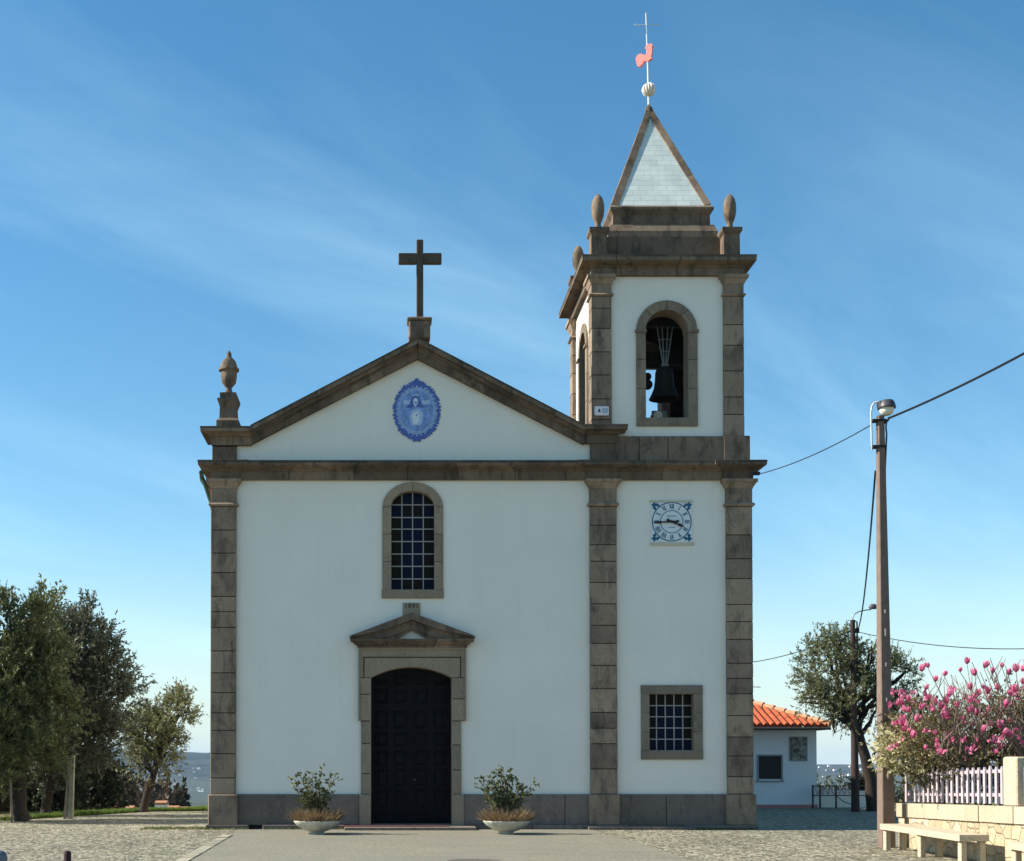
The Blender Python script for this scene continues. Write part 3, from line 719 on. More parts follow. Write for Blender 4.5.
for s, x0_ in ((1, L0), (-1, R0)):
    for f0, f1, yy in ((0., .55, -.16), (.55, 1., -.27)):
        th = .36
        def P(u, f): return (x0_ + (xA - x0_) * u, zt_ + .004 + (za - th - zt_) * u + f * (.06 + (th - .06) * u)) 
        def Q(u, f):
            hi = zt_ + .07 + (za - zt_ - .07) * u; lo = max(zt_ + .003, hi - th); return (x0_ + (xA - x0_) * u, lo + (hi - lo) * f)
        us = [0, .2, .4, .6, .8, 1.]
        poly = [Q(u, f0) for u in us] + [Q(u, f1) for u in reversed(us)]
        mb.prism(poly, yy, .02, .3 if s > 0 else .55)
# inner tympanum slopes (white triangle stays open in the middle)
iA_ = Z(630.5)
for s, x0_, xe_ in ((1, X(372), X(397)), (-1, X(451), X(428.5))):
    zr = lambda x: zt_ + .07 + (za - zt_ - .07) * (x - (L0 if s > 0 else R0)) / (xA - (L0 if s > 0 else R0)) - .34
    mb.prism([(x0_, zt_ + .003), (xe_, zt_ + .003), (xA, iA_), (xA, zr(xA) + .02), (x0_ + (xe_ - x0_) * .3, zt_ + .01)], -.12, .02, .6)
mb.build('door_pediment', STONE_D, church)
mb = MB(); mb.bbox(X(402.7), X(420.2), -.045, .01, Z(616), Z(603), .006, .9); pl = mb.build('date_stone', STONE_W, church)
cu = bpy.data.curves.new('date', 'FONT'); cu.body = '1891'; cu.size = .155; cu.extrude = .004; cu.align_x = 'CENTER'; cu.space_character = 1.15
dt = bpy.data.objects.new('date', cu); sc.collection.objects.link(dt); dm = bpy.data.meshes.new_from_object(dt); bpy.data.objects.remove(dt); dt = bpy.data.objects.new('date', dm); sc.collection.objects.link(dt); dm.materials.clear(); dm.materials.append(plain('carved_dark', (.03, .028, .025), .9))
dt.rotation_euler = (R(90), 0, 0); dt.location = Vector((X(411.5), -.049, Z(608.3))) - Vector(church['_w']); dt.parent = pl
mb = MB(); mb.bbox(X(345), X(474), -.75, .40, 0, .085, .02, .8); mb.bbox(dx0 + .002, dx1 - .002, -.06, .4, .085, .12, .01, .7)
mb.build('doorstep', STONE_P, church)
mb = MB(); mb.bbox(X(340), X(448), -.62, -.25, .086, .10, .006); 
tag(mb.build('doormat', plain('maroon_mat', (.10, .02, .025), .95), loc=(0, 0, 0)), 'long thin maroon mat lying on the church doorstep', 'doormat')

# ---- belfry stage
t0, t1 = X(591.5, 360), X(744.2, 360); ty0, ty1 = 0.0, (t1 - t0); tcx, tcy = (t0 + t1) / 2, (ty0 + ty1) / 2
zp0, zp1 = zTop, Z(437.3, .1)
HW = (t1 - t0) / 2; PW = .475
# dado above the cornice
mb = MB()
mb.slabs(t0 + .5, t1 - .48, -.02, .3, zp0 - .01, zp1, .9, 91)
for (a, b) in ((t0 - .02, t0 + .6), (t1 - .5, t1 + .11)): mb.blocks(a, b, -.07, .5, zp0 - .01, zp1 + .003, .7, 92)
mb.blocks(t1 - .3, t1 + .11, .5, ty1 + .1, zp0 - .01, zp1, .7, 93); mb.blocks(t0 - .02, t0 + .3, .5, ty1 + .1, zp0 - .01, zp1, .7, 94); mb.blocks(t0 + .3, t1 - .3, ty1 - .2, ty1 + .1, zp0 - .01, zp1, .7, 95)
mb.build('tower_dado', STONE_D, church)
zs0 = zp1
ua0, ua1, uc0, uc1 = Z(295.9, 0), Z(293.4, 0), Z(284, 0), Z(275.2, 0)
uf, uco, utop = Z(266.8, 0), Z(260.6, -.2), Z(254.4, -.24)
for k, (cx_, cy_) in enumerate(((t0, ty0), (t1 - PW, ty0), (t0, ty1 - PW), (t1 - PW, ty1 - PW))):
    mb = MB(); x0_, x1_, y0_, y1_ = cx_, cx_ + PW, cy_, cy_ + PW
    mb.blocks(x0_, x1_, y0_, y1_ , zs0, ua0, .48, 100 + k); mb.bbox(x0_, x1_, y0_, y1_, ua1, uc0, .006, .4)
    pth = [(x0_, y1_), (x0_, y0_), (x1_, y0_), (x1_, y1_)]
    mb.sweep(pth, [(-.1, ua0), (.02, ua0), (.05, (ua0 + ua1) / 2), (.02, ua1), (-.1, ua1)], closed=True)
    h = uc1 - uc0
    mb.sweep(pth, [(-.1, uc0), (.01, uc0), (.05, uc0 + h * .4), (.065, uc0 + h * .6), (.095, uc0 + h * .64), (.10, uc1), (-.1, uc1)], closed=True)
    mb.build('belfry_pilaster', STONE, church)
mb = MB()
sq = [(t0, ty1), (t0, ty0), (t1, ty0), (t1, ty1)]
mb.sweep(sq, entab(uc1, uf, uco, utop, .01, .24), closed=True, block=1.1, seed=12); mb.mi = 1; mb.sweep(sq, crust(.24, utop, .035), closed=True, block=.5, seed=13); mb.mi = 0; mb.box(t0 + .1, t1 - .1, ty0 + .1, ty1 - .1, utop - .06, utop - .01, .3)
mb.build('tower_cornice', [STONE_D, LICH], church)
# belfry walls with an arch on each side, outer and inner skins
ax = (X(646.3, 370) + X(688.9, 370)) / 2 - tcx; ar = (X(688.9, 370) - X(646.3, 370)) / 2
azs = Z(329.8); azb = Z(417)
WI = .10; TH = .45
mb = MB(); mi = MB(); fr = []
def side(k):
    c, s = [(1, 0), (0, 1), (-1, 0), (0, -1)][k]
    def T(x, y, z): # x along the face from its left, y depth inwards from the pilaster plane
        lx, ly = x, y - HW
        return (tcx + lx * c - ly * s, tcy + lx * s + ly * c, z)
    return T
for k in range(4):
    T = side(k); o_ = ax if k in (0,) else (-ax if k == 2 else 0)
    ops = [(azb, arch_pts(o_ - ar, o_ + ar, azs, ar))]
    wall_panel(mb, -HW + .1, HW - .1, zs0 - .02, [(-HW + .1, uc1 + .05), (HW - .1, uc1 + .05)], ops, lambda x, y, z, T=T: T(x, WI, z))
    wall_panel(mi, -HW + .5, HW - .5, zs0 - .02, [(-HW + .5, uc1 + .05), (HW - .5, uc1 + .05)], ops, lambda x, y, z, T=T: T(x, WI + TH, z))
    fm = MB(); rw = .218
    fi = frame_pts(o_ - ar, o_ + ar, azb, azs, ar); fo = frame_pts(o_ - ar - rw, o_ + ar + rw, azb, azs, ar + rw)
    ring(fm, fi, fo, WI - .05, WI + TH + .02, T, seed=k, joints=(1, 2, 3, 7, 11, 15, 19, 20, 21))
    for s_ in (-1, 1):
        xa_, xb_ = o_ + s_ * (ar - .02), o_ + s_ * (ar + rw + .03)
        p = [T(xa_, WI - .09, azs - .04), T(xb_, WI - .09, azs - .04), T(xb_, WI + .2, azs - .04), T(xa_, WI + .2, azs - .04)]
        fm.hexa(p + [(q[0], q[1], azs + .02) for q in p], .2)
    p = [T(o_ - ar - rw, WI - .06, Z(425.3)), T(o_ + ar + rw, WI - .06, Z(425.3)), T(o_ + ar + rw, WI + TH + .02, Z(425.3)), T(o_ - ar - rw, WI + TH + .02, Z(425.3))]
    fm.hexa(p + [(q[0], q[1], azb - .003) for q in p], .4)
    fr.append(fm)
mb.build('belfry_wall', WHITE, church, fixn=False)
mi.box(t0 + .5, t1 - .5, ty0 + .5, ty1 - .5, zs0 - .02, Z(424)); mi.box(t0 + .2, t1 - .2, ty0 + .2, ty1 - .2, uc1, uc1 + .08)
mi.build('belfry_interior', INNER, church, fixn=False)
for fm in fr: fm.build('belfry_arch', stone('belfry_granite', (.14, .112, .085), (.29, .232, .165), .6), church)
# attic, skirt and pyramid spire
def sqs(mb, lv, t=.4):
    mb.loft([[(tcx - r, tcy - r, z), (tcx + r, tcy - r, z), (tcx + r, tcy + r, z), (tcx - r, tcy + r, z)] for r, z in lv], t, True)
rA = HW - .42
yA = tcy - rA
mb = MB(); za0, za1, za2, za3, za4 = utop, Z(237, yA), Z(225, yA + .15), Z(208.7, yA + .12), Z(203.8, yA + .1)
rB = (X(710, 215, tcy - 1.1) - X(611, 215, tcy - 1.1)) / 2
sqs(mb, [(rA + .02, za0 - .03), (rA + .02, za1)], .3)
sqs(mb, [(rA + .02, za1 + .002), (rA - .06, za1 + .03), (rB + .12, (za1 + za2) / 2), (rB + .05, za2)], .95)
sqs(mb, [(rB - .02, za2 - .01), (rB - .03, za3 - .12), (rB + .01, za3 - .06), (rB + .05, za3)], .35)
sqs(mb, [(rB + .05, za3 + .002), (rB + .05, za3 + .05), (rB - .01, za4)], .6)
mb.build('spire_base', STONE_D, church)
apx = Z(109, tcy); tax = tcx - .055
sp_m = bpy.data.meshes.new('spire'); rs = rB - .02
v = [(tcx - rs, tcy - rs, za4), (tcx + rs, tcy - rs, za4), (tcx + rs, tcy + rs, za4), (tcx - rs, tcy + rs, za4), (tax, tcy, apx)]
cw_ = Vector(church['_w'])
sp_m.from_pydata([tuple(Vector(p) - cw_) for p in v], [], [(0, 1, 4), (1, 2, 4), (2, 3, 4), (3, 0, 4)])
uv = sp_m.uv_layers.new(); hh = math.hypot(rs, apx - za4)
for p in sp_m.polygons:
    for li, c in zip(p.loop_indices, ((0, 0), (2 * rs, 0), (rs, hh))): uv.data[li].uv = c
sp_m.materials.append(TILE); o = bpy.data.objects.new('spire', sp_m); sc.collection.objects.link(o); o.parent = church
mb = MB()
for (a, b) in ((-1, -1), (1, -1), (1, 1), (-1, 1)):
    p0 = Vector((tcx + a * (rs - .02), tcy + b * (rs - .02), za4)); p1 = Vector((tax, tcy, apx + .03)); n_ = 7
    for k in range(n_):
        q0, q1 = p0.lerp(p1, k / n_), p0.lerp(p1, (k + 1) / n_ - .003)
        def sec(q, r): return [(q.x + a * .03, q.y + b * .03, q.z + .05), (q.x - a * r, q.y + b * .035, q.z + .0), (q.x - a * r, q.y + b * -.03, q.z - .05), (q.x + a * -.05, q.y + b * -.05, q.z - .06), (q.x + a * -.03, q.y - b * r, q.z - .05), (q.x + a * .035, q.y - b * r, q.z)]
        mb.loft([sec(q0, .12), sec(q1, .12 if k < n_ - 1 else .06)], random.random(), True)
mb.lathe([(.10, -.12), (.09, .02), (.05, .06), (.03, .1)], (tax, tcy, apx), 12, .2)
par(mb.build('spire_rib', STONE_D, church), o)
# finials on the four corners
mbp = MB(); zA = utop
FR = HW - .23
def fin_prof(hb):
    return [(.10, 0), (.11, .03), (.07, .06), (.075, .10), (.065, .15), (.10, .22), (.135, .33), (.152, .48), (.145, .62), (.115, .74), (.07, .81), (.03, .85), (.005, .86)]
fz = Z(227.2, .05)
for k, (a, b) in enumerate(((-1, -1), (1, -1), (-1, 1), (1, 1))):
    cx_, cy_ = tcx + a * FR - .03, tcy + b * FR
    pm = MB(); pm.sqlathe([(.235, utop - .02), (.235, utop + .06), (.19, utop + .08), (.185, fz - .16), (.20, fz - .14), (.235, fz - .10), (.235, fz - .01), (.2, fz)], (cx_, cy_), .3)
    pe = pm.build('finial_pedestal', STONE_D, church)
    if k == 0:
        fm = MB(); fm.lathe(fin_prof(1), (cx_, cy_, fz), 24, .8); fo_ = fm.build('finial', STONE_D, church, smooth=True); f0c = (cx_, cy_)
    else:
        c = fo_.copy(); sc.collection.objects.link(c); c.parent = church; c.location = (cx_ - f0c[0], cy_ - f0c[1], 0)

# weather vane
vx, vy, vz = tax, tcy, apx
van = thing('weather_vane', 'coral red rooster weather vane with a thin cross on top of the spire', 'weather vane', (vx, vy, vz))
zt = lambda py: Z(py, vy); px_m = (vy + DIST) / F
mb = MB(); mb.tube([(vx, vy, vz + .05), (vx - .02, vy, zt(65)), (vx - .06, vy, zt(14))], [.028, .022, .016], 8)
mb.tube([(vx - .06 - 11 * px_m, vy, zt(24.8)), (vx - .06 + 12 * px_m, vy, zt(24.8))], .009, 6)
for s in (-11, 12): mb.lathe([(0, -.03), (.018, 0), (0, .03)], (vx - .06 + s * px_m, vy, zt(24.8)), 8)
mb.lathe([(0, -.03), (.025, 0), (0, .04)], (vx - .06, vy, zt(14)), 8)
mb.build('pole', IRON, van)
# ball with flutes
mb = MB(); zb_ = zt(89.7); rb = 6.6 * px_m
for j in range(16):
    a0, a1 = 2 * math.pi * j / 16, 2 * math.pi * (j + 1) / 16; am = (a0 + a1) / 2; mb.mi = j % 2
    rr = lambda th, k: rb * math.sin(th) * k
    th = [math.pi * (i + .3) / 9.6 for i in range(10)]
    for i in range(9):
        q = []
        for t_, a in ((th[i], a0), (th[i], am), (th[i], a1), (th[i + 1], a1), (th[i + 1], am), (th[i + 1], a0)):
            k = 1.06 if a == am else .86
            q.append((vx + rr(t_, k) * math.cos(a), vy + rr(t_, k) * math.sin(a), zb_ - rb * math.cos(t_)))
        mb.face([q[0], q[1], q[4], q[5]]); mb.face([q[1], q[2], q[3], q[4]])
mb.build('fluted_ball', [plain('ball_white', (.8, .8, .74), .4), plain('ball_tan', (.62, .5, .42), .4)], van, fixn=True)
# rooster outline, 25 mm sheet
pts = [(636.5, 59), (636, 55), (638, 52.5), (641, 52), (643.5, 54), (645.5, 55), (646.8, 52), (646.6, 49.5), (645, 48.2), (646, 46), (647.5, 44.5), (649, 45.5), (650.5, 44.6), (651.3, 46), (652.6, 47.5), (651.6, 48.5), (651.8, 51), (651.5, 55), (650.5, 58.5), (652, 60), (650, 60.5), (648.5, 61.3), (646, 61.5), (644, 60.5), (642.5, 63), (640, 65), (637.5, 63.5)]
mb = MB(); mb.prism([(vx + (p[0] - 648) * px_m, zt(p[1])) for p in pts], vy - .04, vy + .03)
ra = R(-32); mb.v = [(vx + (a - vx) * 1.1 * math.cos(ra) - (b - vy) * math.sin(ra), vy + (a - vx) * 1.1 * math.sin(ra) + (b - vy) * math.cos(ra), c) for a, b, c in mb.v]
mb.build('rooster', RED, van)

# ---- clock
ccx, ccz = X(671.5, 522), Z(521.9); pm_ = DIST / F
clk = thing('wall_clock', 'square tiled clock with blue Roman numerals and black hands high on the tower', 'clock', (ccx, 0, ccz))
mb = MB(); mb.box(X(651), X(692.2), -.02, 0, Z(542.4), Z(502.6)); mb.build('tile_panel', CLK_W, clk)
mb = MB(); mb.box(X(650), X(693.2), -.028, 0, Z(502.5), Z(500.6)); mb.build('border', CREAM, clk); mb = MB(); mb.box(X(650), X(694), -.024, 0, Z(545.6), Z(542.5)); mb.build('border', CREAM, clk)
mb = MB()
def annulus(r0, r1, y0, y1, n=48):
    for j in range(n):
        a, b = 2 * math.pi * j / n, 2 * math.pi * (j + 1) / n
        P = lambda r, t: (ccx + r * math.cos(t), ccz + r * math.sin(t))
        mb.prism([P(r0, a), P(r1, a), P(r1, b), P(r0, b)], y0, y1)
rC = 19.9 * pm_
annulus(rC * .95, rC, -.026, -.018); mb.build('dial_ring', CLK_B, clk); mb = MB(); annulus(rC * .55, rC * .585, -.026, -.018); mb.build('dial_ring', CLK_B, clk)
def bar(u0, v0, u1, v1, wd, ang, y0=-.026, y1=-.018):
    a = Vector((u0, v0)); b = Vector((u1, v1)); d = (b - a).normalized(); n_ = Vector((-d.y, d.x)) * wd / 2
    c, s = math.cos(ang), math.sin(ang)
    mb.prism([(ccx + p.x * c - p.y * s, ccz + p.x * s + p.y * c) for p in (a - n_, b - n_, b + n_, a + n_)], y0, y1)
for h_, txt in enumerate('XII I II III IV V VI VII VIII IX X XI'.split()):
    mb = MB(); ang = -2 * math.pi * h_ / 12; wd = {'I': .030, 'V': .055, 'X': .055}; tot = sum(wd[c] for c in txt); x = -tot / 2
    lo, hi = rC * .66, rC * .90
    for c in txt:
        q = wd[c]
        if c == 'I': bar(x + q / 2, lo, x + q / 2, hi, .019, ang)
        elif c == 'V': bar(x + q / 2, lo, x + .008, hi, .019, ang); bar(x + q / 2, lo, x + q - .008, hi, .010, ang)
        else: bar(x + .008, hi, x + q - .008, lo, .019, ang); bar(x + .008, lo, x + q - .008, hi, .007, ang)
        x += q
    mb.build('numeral', CLK_B, clk)
mb = MB()
for dy_, wd_ in ((.135, .10), (-.135, .07)):   # two small unreadable words
    mb = MB(); x = -wd_
    while x < wd_: bar(x, dy_ - .012, x + .004, dy_ + .012, .010, 0); x += .022
    mb.build('small_lettering', CLK_B, clk)
mb = MB()
for sx_ in (-1, 1):
    for sz_ in (-1, 1):
        mb = MB()
        for (r_, a_, e_) in ((.115, 0, 0), (.075, .07, .0), (.075, 0, .07), (.05, .11, .03), (.05, .03, .11)):
            cx_, cz_ = ccx + sx_ * (.405 - a_), ccz + sz_ * (.395 - e_); k = r_ * .5
            mb.prism([(cx_ + k * math.cos(t) * (1 + .25 * math.cos(4 * t)), cz_ + k * math.sin(t) * (1 + .25 * math.cos(4 * t))) for t in [2 * math.pi * i / 16 for i in range(16)]], -.024 - a_ * .01 - e_ * .012, -.018)
        mb.build('corner_ornament', CLK_B, clk)
def hand(name, dx, dz, L_, wd, tail, y):
    global mb
    mb = MB(); a = math.atan2(dz, dx); c, s = math.cos(a), math.sin(a)
    pl_ = [(-tail, wd * .5), (-tail * .8, wd * 1.2), (-tail * .5, wd * .6), (0, wd * .8), (L_ * .5, wd * .6), (L_ * .7, wd * 1.1), (L_, .004)]
    pl_ = pl_ + [(u, -v_) for u, v_ in reversed(pl_)]
    mb.prism([(ccx + u * c - v_ * s, ccz + u * s + v_ * c) for u, v_ in pl_], y - .006, y); mb.build(name, CLK_K, clk)
hand('minute_hand', -1, -.06, rC * .92, .026, .17, -.052); hand('hour_hand', 1, -.42, rC * .66, .032, .13, -.04)
mb = MB(); mb.tube([(ccx, -.065, ccz), (ccx, -.018, ccz)], .03, 12); mb.build('hub', CLK_K, clk)

# ---- azulejo medallion in the gable
ox, oz = X(416.8, 411), Z(411)
az = thing('tile_medallion', 'oval blue and white tile medallion of a robed figure in the church gable', 'tile panel', (ox, 0, oz))
q = DIST / F; HX, HZ = 24.2 * q, 30.2 * q
def oval(rx, rz_, y0, y1, name, m, scal=0, amp=0, par_=az, dz_=0, dx_=0, n=120):
    mb = MB(); P = []
    for i in range(n):
        t = 2 * math.pi * i / n; k = 1 + amp * abs(math.sin(scal * t / 2)) - amp * .5 + amp * .5 * math.sin(3 * scal * t)
        P.append((ox + dx_ + rx * k * math.cos(t), oz + dz_ + rz_ * k * math.sin(t)))
    mb.prism(P, y0, y1); return mb.build(name, m, par_)
bd = oval(HX * .95, HZ * .93, -.010, .002, 'border', AZ2, 18, .10)
mb = MB()
rg = random.Random(5)
for i in range(44):
    t = 2 * math.pi * i / 44; k = .90 + .03 * (i % 2)
    x_, z_ = ox + HX * k * math.cos(t), oz + HZ * k * math.sin(t); r_ = (.042 if i % 3 else .055)
    mb.prism([(x_ + r_ * math.cos(a) * (1 + .3 * math.sin(3 * a + i)), z_ + r_ * math.sin(a) * (1 + .3 * math.sin(3 * a + i))) for a in [2 * math.pi * j / 10 for j in range(10)]], -.014 - .0006 * (i % 2), -.008)
for (dx_, dz_, r_) in ((0, .62, .13), (0, -.60, .13), (-.14, -.56, .09), (.14, -.56, .09), (-.13, .55, .08), (.13, .55, .08), (0, .5, .09), (-.3, -.48, .07), (.3, -.48, .07)):
    mb.prism([(ox + dx_ + r_ * math.cos(a) * (1 + .18 * math.sin(5 * a)), oz + dz_ + r_ * math.sin(a) * (1 + .18 * math.sin(5 * a))) for a in [2 * math.pi * j / 20 for j in range(20)]], -.017 - abs(dx_) * .004 - abs(dz_) * .003, -.008)
par(mb.build('scrollwork', AZ1, az), bd)
mb = MB()
for i in range(30):
    t = 2 * math.pi * (i + .5) / 30; x_, z_ = ox + HX * .83 * math.cos(t), oz + HZ * .82 * math.sin(t)
    mb.prism([(x_ + .02 * math.cos(a), z_ + .02 * math.sin(a)) for a in [2 * math.pi * j / 6 for j in range(6)]], -.0195, -.008)
par(mb.build('pale_highlights', AZ3, az), bd)
oval(HX * .78, HZ * .78, -.022, .002, 'oval_rim', AZ3, dz_=.0); 
mb = MB()
for i in range(52):
    t = 2 * math.pi * i / 52; x_, z_ = ox + HX * .735 * math.cos(t), oz + HZ * .735 * math.sin(t)
    mb.prism([(x_ + .014 * math.cos(a), z_ + .014 * math.sin(a)) for a in [2 * math.pi * j / 8 for j in range(8)]], -.026, -.020)
mb.build('beading', AZ1, az)
oval(HX * .69, HZ * .69, -.028, .002, 'background', AZ2)
def shape(name, pts, y, m, p_=az):
    mb = MB(); mb.prism([(ox + (a - 400) * .0929 * q, oz - (b - 440) * .0929 * q) for a, b in pts], y, -.02); return mb.build(name, m, p_)
shape('sky_patch', [(250, 330), (330, 320), (330, 370), (260, 375)], -.030, AZ3); shape('sky_patch', [(450, 330), (540, 322), (545, 370), (455, 372)], -.030, AZ3)
fg = thing('figure_placeholder', None, None) if False else None
rb_ = shape('robe', [(255, 470), (300, 420), (360, 405), (440, 405), (500, 430), (535, 480), (520, 560), (460, 610), (330, 610), (270, 560)], -.031, AZ2)
shape('robe_light', [(335, 450), (370, 425), (420, 425), (465, 460), (462, 540), (440, 600), (345, 600), (320, 520)], -.034, AZ3)
shape('robe_fold', [(360, 470), (400, 450), (430, 480), (425, 545), (400, 590), (365, 585), (350, 520)], -.036, AZ4)
shape('heart', [(392, 470), (402, 480), (412, 468), (410, 490), (398, 506), (386, 488)], -.038, AZ2)
shape('hair', [(275, 408), (315, 375), (335, 330), (350, 295), (385, 280), (420, 290), (440, 330), (455, 370), (485, 405), (440, 408), (420, 395), (365, 395), (340, 408)], -.035, AZ1)
shape('face', [(362, 320), (385, 300), (408, 318), (412, 350), (400, 380), (385, 398), (368, 378), (358, 348)], -.038, AZ4)
shape('face_shade', [(366, 335), (380, 333), (386, 350), (400, 334), (406, 338), (400, 366), (392, 372), (378, 366)], -.0395, AZ2)
shape('halo', [(345, 282), (370, 264), (410, 262), (432, 278), (415, 272), (385, 270), (362, 275)], -.0365, AZ4)

# ---- things in the belfry
bx, by = X(666, 380, .95), 1.15
s_ = (by + DIST) / F
zb = lambda py: Z(py, by)
bell = thing('bell', 'dark bronze bell hanging in the front arch of the bell tower', 'bell', (bx, by, zb(400)))
mb = MB(); H_ = zb(368) - zb(399)
mb.lathe([(.0, H_ * .97), (.12, H_), (.19, H_ * .95), (.215, H_ * .85), (.225, H_ * .6), (.25, H_ * .35), (.31, H_ * .15), (.37, .0), (.34, -.005), (.29, .12), (.0, .4)], (bx, by, zb(399)), 28); mb.build('bell_body', BELLM, bell, smooth=True)
mb = MB(); mb.tube([(bx, by, zb(385)), (bx, by, zb(402))], [.02, .03], 8); mb.lathe([(0, -.05), (.05, 0), (0, .05)], (bx, by, zb(401)), 10); mb.build('clapper', BLACKM, bell)
mb = MB()
for a, b in ((-.19, -.045), (-.07, -.02), (.07, .02), (.19, .045)):
    mb.tube([(bx + a, by - .1, zb(328)), (bx + b, by - .1, zb(367))], .014, 6)
for py_, hw in ((341, .16), (353, .11)): mb.tube([(bx - hw, by - .12, zb(py_)), (bx + hw, by - .12, zb(py_))], .010, 6)
mb.tube([(bx - .09, by - .1, zb(366.5)), (bx + .09, by - .1, zb(366.5))], .03, 8)
mb.build('hanging_rods', STEEL, bell)
mb = MB(); mb.box(t0 + .56, t1 - .56, by - .12, by + .04, zb(328) , zb(321)); mb.tube([(bx + .15, by - .1, zb(365.5)), (bx + .75, by - .1, zb(365.5))], .018, 6); mb.box(bx + .72, bx + .78, by - .14, by - .06, zb(367), zb(359))
mb.build('headstock', BLACKM, bell)
# second bell with its wheel, further back on the left
mb = MB(); b2x, b2y = X(650, 380, 2.6) - .12, 2.75
z2 = lambda py: Z(py, b2y)
bell2 = thing('bell', 'second bell with toothed wheel, silhouetted behind the front bell', 'bell', (b2x, b2y, z2(400)))
mb.lathe([(0, .62), (.14, .6), (.18, .5), (.2, .3), (.24, .12), (.30, 0), (0, .05)], (b2x - .35, b2y, z2(392)), 24); mb.build('bell_body', BELLM, bell2, smooth=True)
mb = MB(); mb.box(t0 + .56, t1 - .56, b2y - .08, b2y + .08, z2(369), z2(352))
for zc__, r_ in ((z2(385), .13), (z2(377), .10)): mb.tube([(b2x + .08, b2y - .05, zc__), (b2x + .08, b2y + .0, zc__)], r_, 16)
mb.build('headstock', BLACKM, bell2)
# loudspeaker on the sill
lx, ly, lz = X(657, 410, .5), .42, azb
ls = thing('loudspeaker', 'small beige horn loudspeaker on the sill of the belfry arch', 'loudspeaker', (lx, ly, lz))
mb = MB(); s_ = DIST / F
mb.bbox(lx - 6 * s_, lx + 10 * s_, ly, ly + .06, lz, lz + 11.5 * s_, .02); mb.bbox(lx - 5 * s_, lx + 8 * s_, ly + .061, ly + .3, lz, lz + 10 * s_, .02); mb.build('housing', plain('dull_beige', (.10, .095, .08), .6), ls)
mb = MB(); mb.lathe([(.10, 0), (.11, .01), (.10, .02), (.055, .06), (.05, .055), (.09, .005)], (0, 0, 0), 20)
hs_ = MB(); hs_.v = [(lx + a, ly - c_, lz + 5.8 * s_ + b) for a, b, c_ in mb.v]; hs_.f = mb.f; hs_.t = mb.t; hs_.m = mb.m
hs_.tube([(lx, ly - .035, lz + 5.8 * s_), (lx, ly, lz + 5.8 * s_)], .035, 12); hs_.build('horn', CREAM, ls)
# alarm box on the belfry pilaster
sx_, sz_ = X(602, 411), Z(411.3)
sg = thing('alarm_box', 'small white rectangular box with a dark emblem fixed low on the tower pilaster', 'sign', (sx_, 0, sz_))
mb = MB(); mb.bbox(X(595), X(609.2), -.06, 0, Z(416), Z(406.8), .01); mb.build('case', SIGNM, sg)
mb = MB(); mb.box(X(602.5), X(608.2), -.062, -.05, Z(414), Z(408.6)); mb.build('grey_field', SIGN2, sg)
mb = MB(); ex_, ez_ = X(599.5), Z(411.2); mb.prism([(ex_ - .035, ez_ - .035), (ex_ + .035, ez_ - .035), (ex_ + .02, ez_ + .02), (ex_, ez_ + .05), (ex_ - .02, ez_ + .02)], -.064, -.05); mb.build('emblem', plain('emblem_dark', (.10, .03, .07), .5), sg)

# ------------------------------------------------------------ foliage helpers
def leaf_object(name, m, P, Dv, Ln, Wd, seed, parent=None, tone=None, bend=.0):
    """P, Dv: numpy arrays of leaf positions and directions"""
    rs_ = np.random.RandomState(seed); n = len(P)
    Dv = Dv / (np.linalg.norm(Dv, axis=1, keepdims=True) + 1e-9)
    rnd = rs_.normal(size=(n, 3)); S = np.cross(Dv, rnd); S /= (np.linalg.norm(S, axis=1, keepdims=True) + 1e-9)
    L_ = (Ln * rs_.uniform(.65, 1.3, n))[:, None]; W_ = (Wd * rs_.uniform(.7, 1.25, n))[:, None]
    v = np.stack([P, P + Dv * L_ * .45 + S * W_ * .5, P + Dv * L_, P + Dv * L_ * .45 - S * W_ * .5], 1).reshape(-1, 3)
    o0 = np.array(parent['_w']) if parent is not None else np.zeros(3)
    v = v - o0
    me = bpy.data.meshes.new(name); me.vertices.add(4 * n); me.vertices.foreach_set('co', v.ravel().astype(np.float32))
    me.loops.add(4 * n); me.loops.foreach_set('vertex_index', np.arange(4 * n, dtype=np.int32))
    me.polygons.add(n); me.polygons.foreach_set('loop_start', np.arange(0, 4 * n, 4, dtype=np.int32)); me.polygons.foreach_set('loop_total', np.full(n, 4, dtype=np.int32))
    at = me.attributes.new('tone', 'FLOAT', 'FACE'); at.data.foreach_set('value', (rs_.uniform(0, 1, n) if tone is None else tone).astype(np.float32))
    me.materials.append(m); me.update(calc_edges=True); me.validate()
    o = bpy.data.objects.new(name, me); sc.collection.objects.link(o)
    if parent is not None: o.parent = parent
    return o
def twig_leaves(rs_, starts, dirs, length, per):
    """leaves alternating along twigs"""
    n = len(starts); t = rs_.uniform(.05, 1, (n, per))
    L_ = length * rs_.uniform(.6, 1.3, (n, 1, 1))
    bend = rs_.normal(size=(n, 1, 3)) * .18
    P = starts[:, None, :] + dirs[:, None, :] * t[..., None] * L_ + bend * (t[..., None] ** 2) * L_
    D = dirs[:, None, :] * .8 + rs_.normal(size=(n, per, 3)) * .55
    return P.reshape(-1, 3), D.reshape(-1, 3)
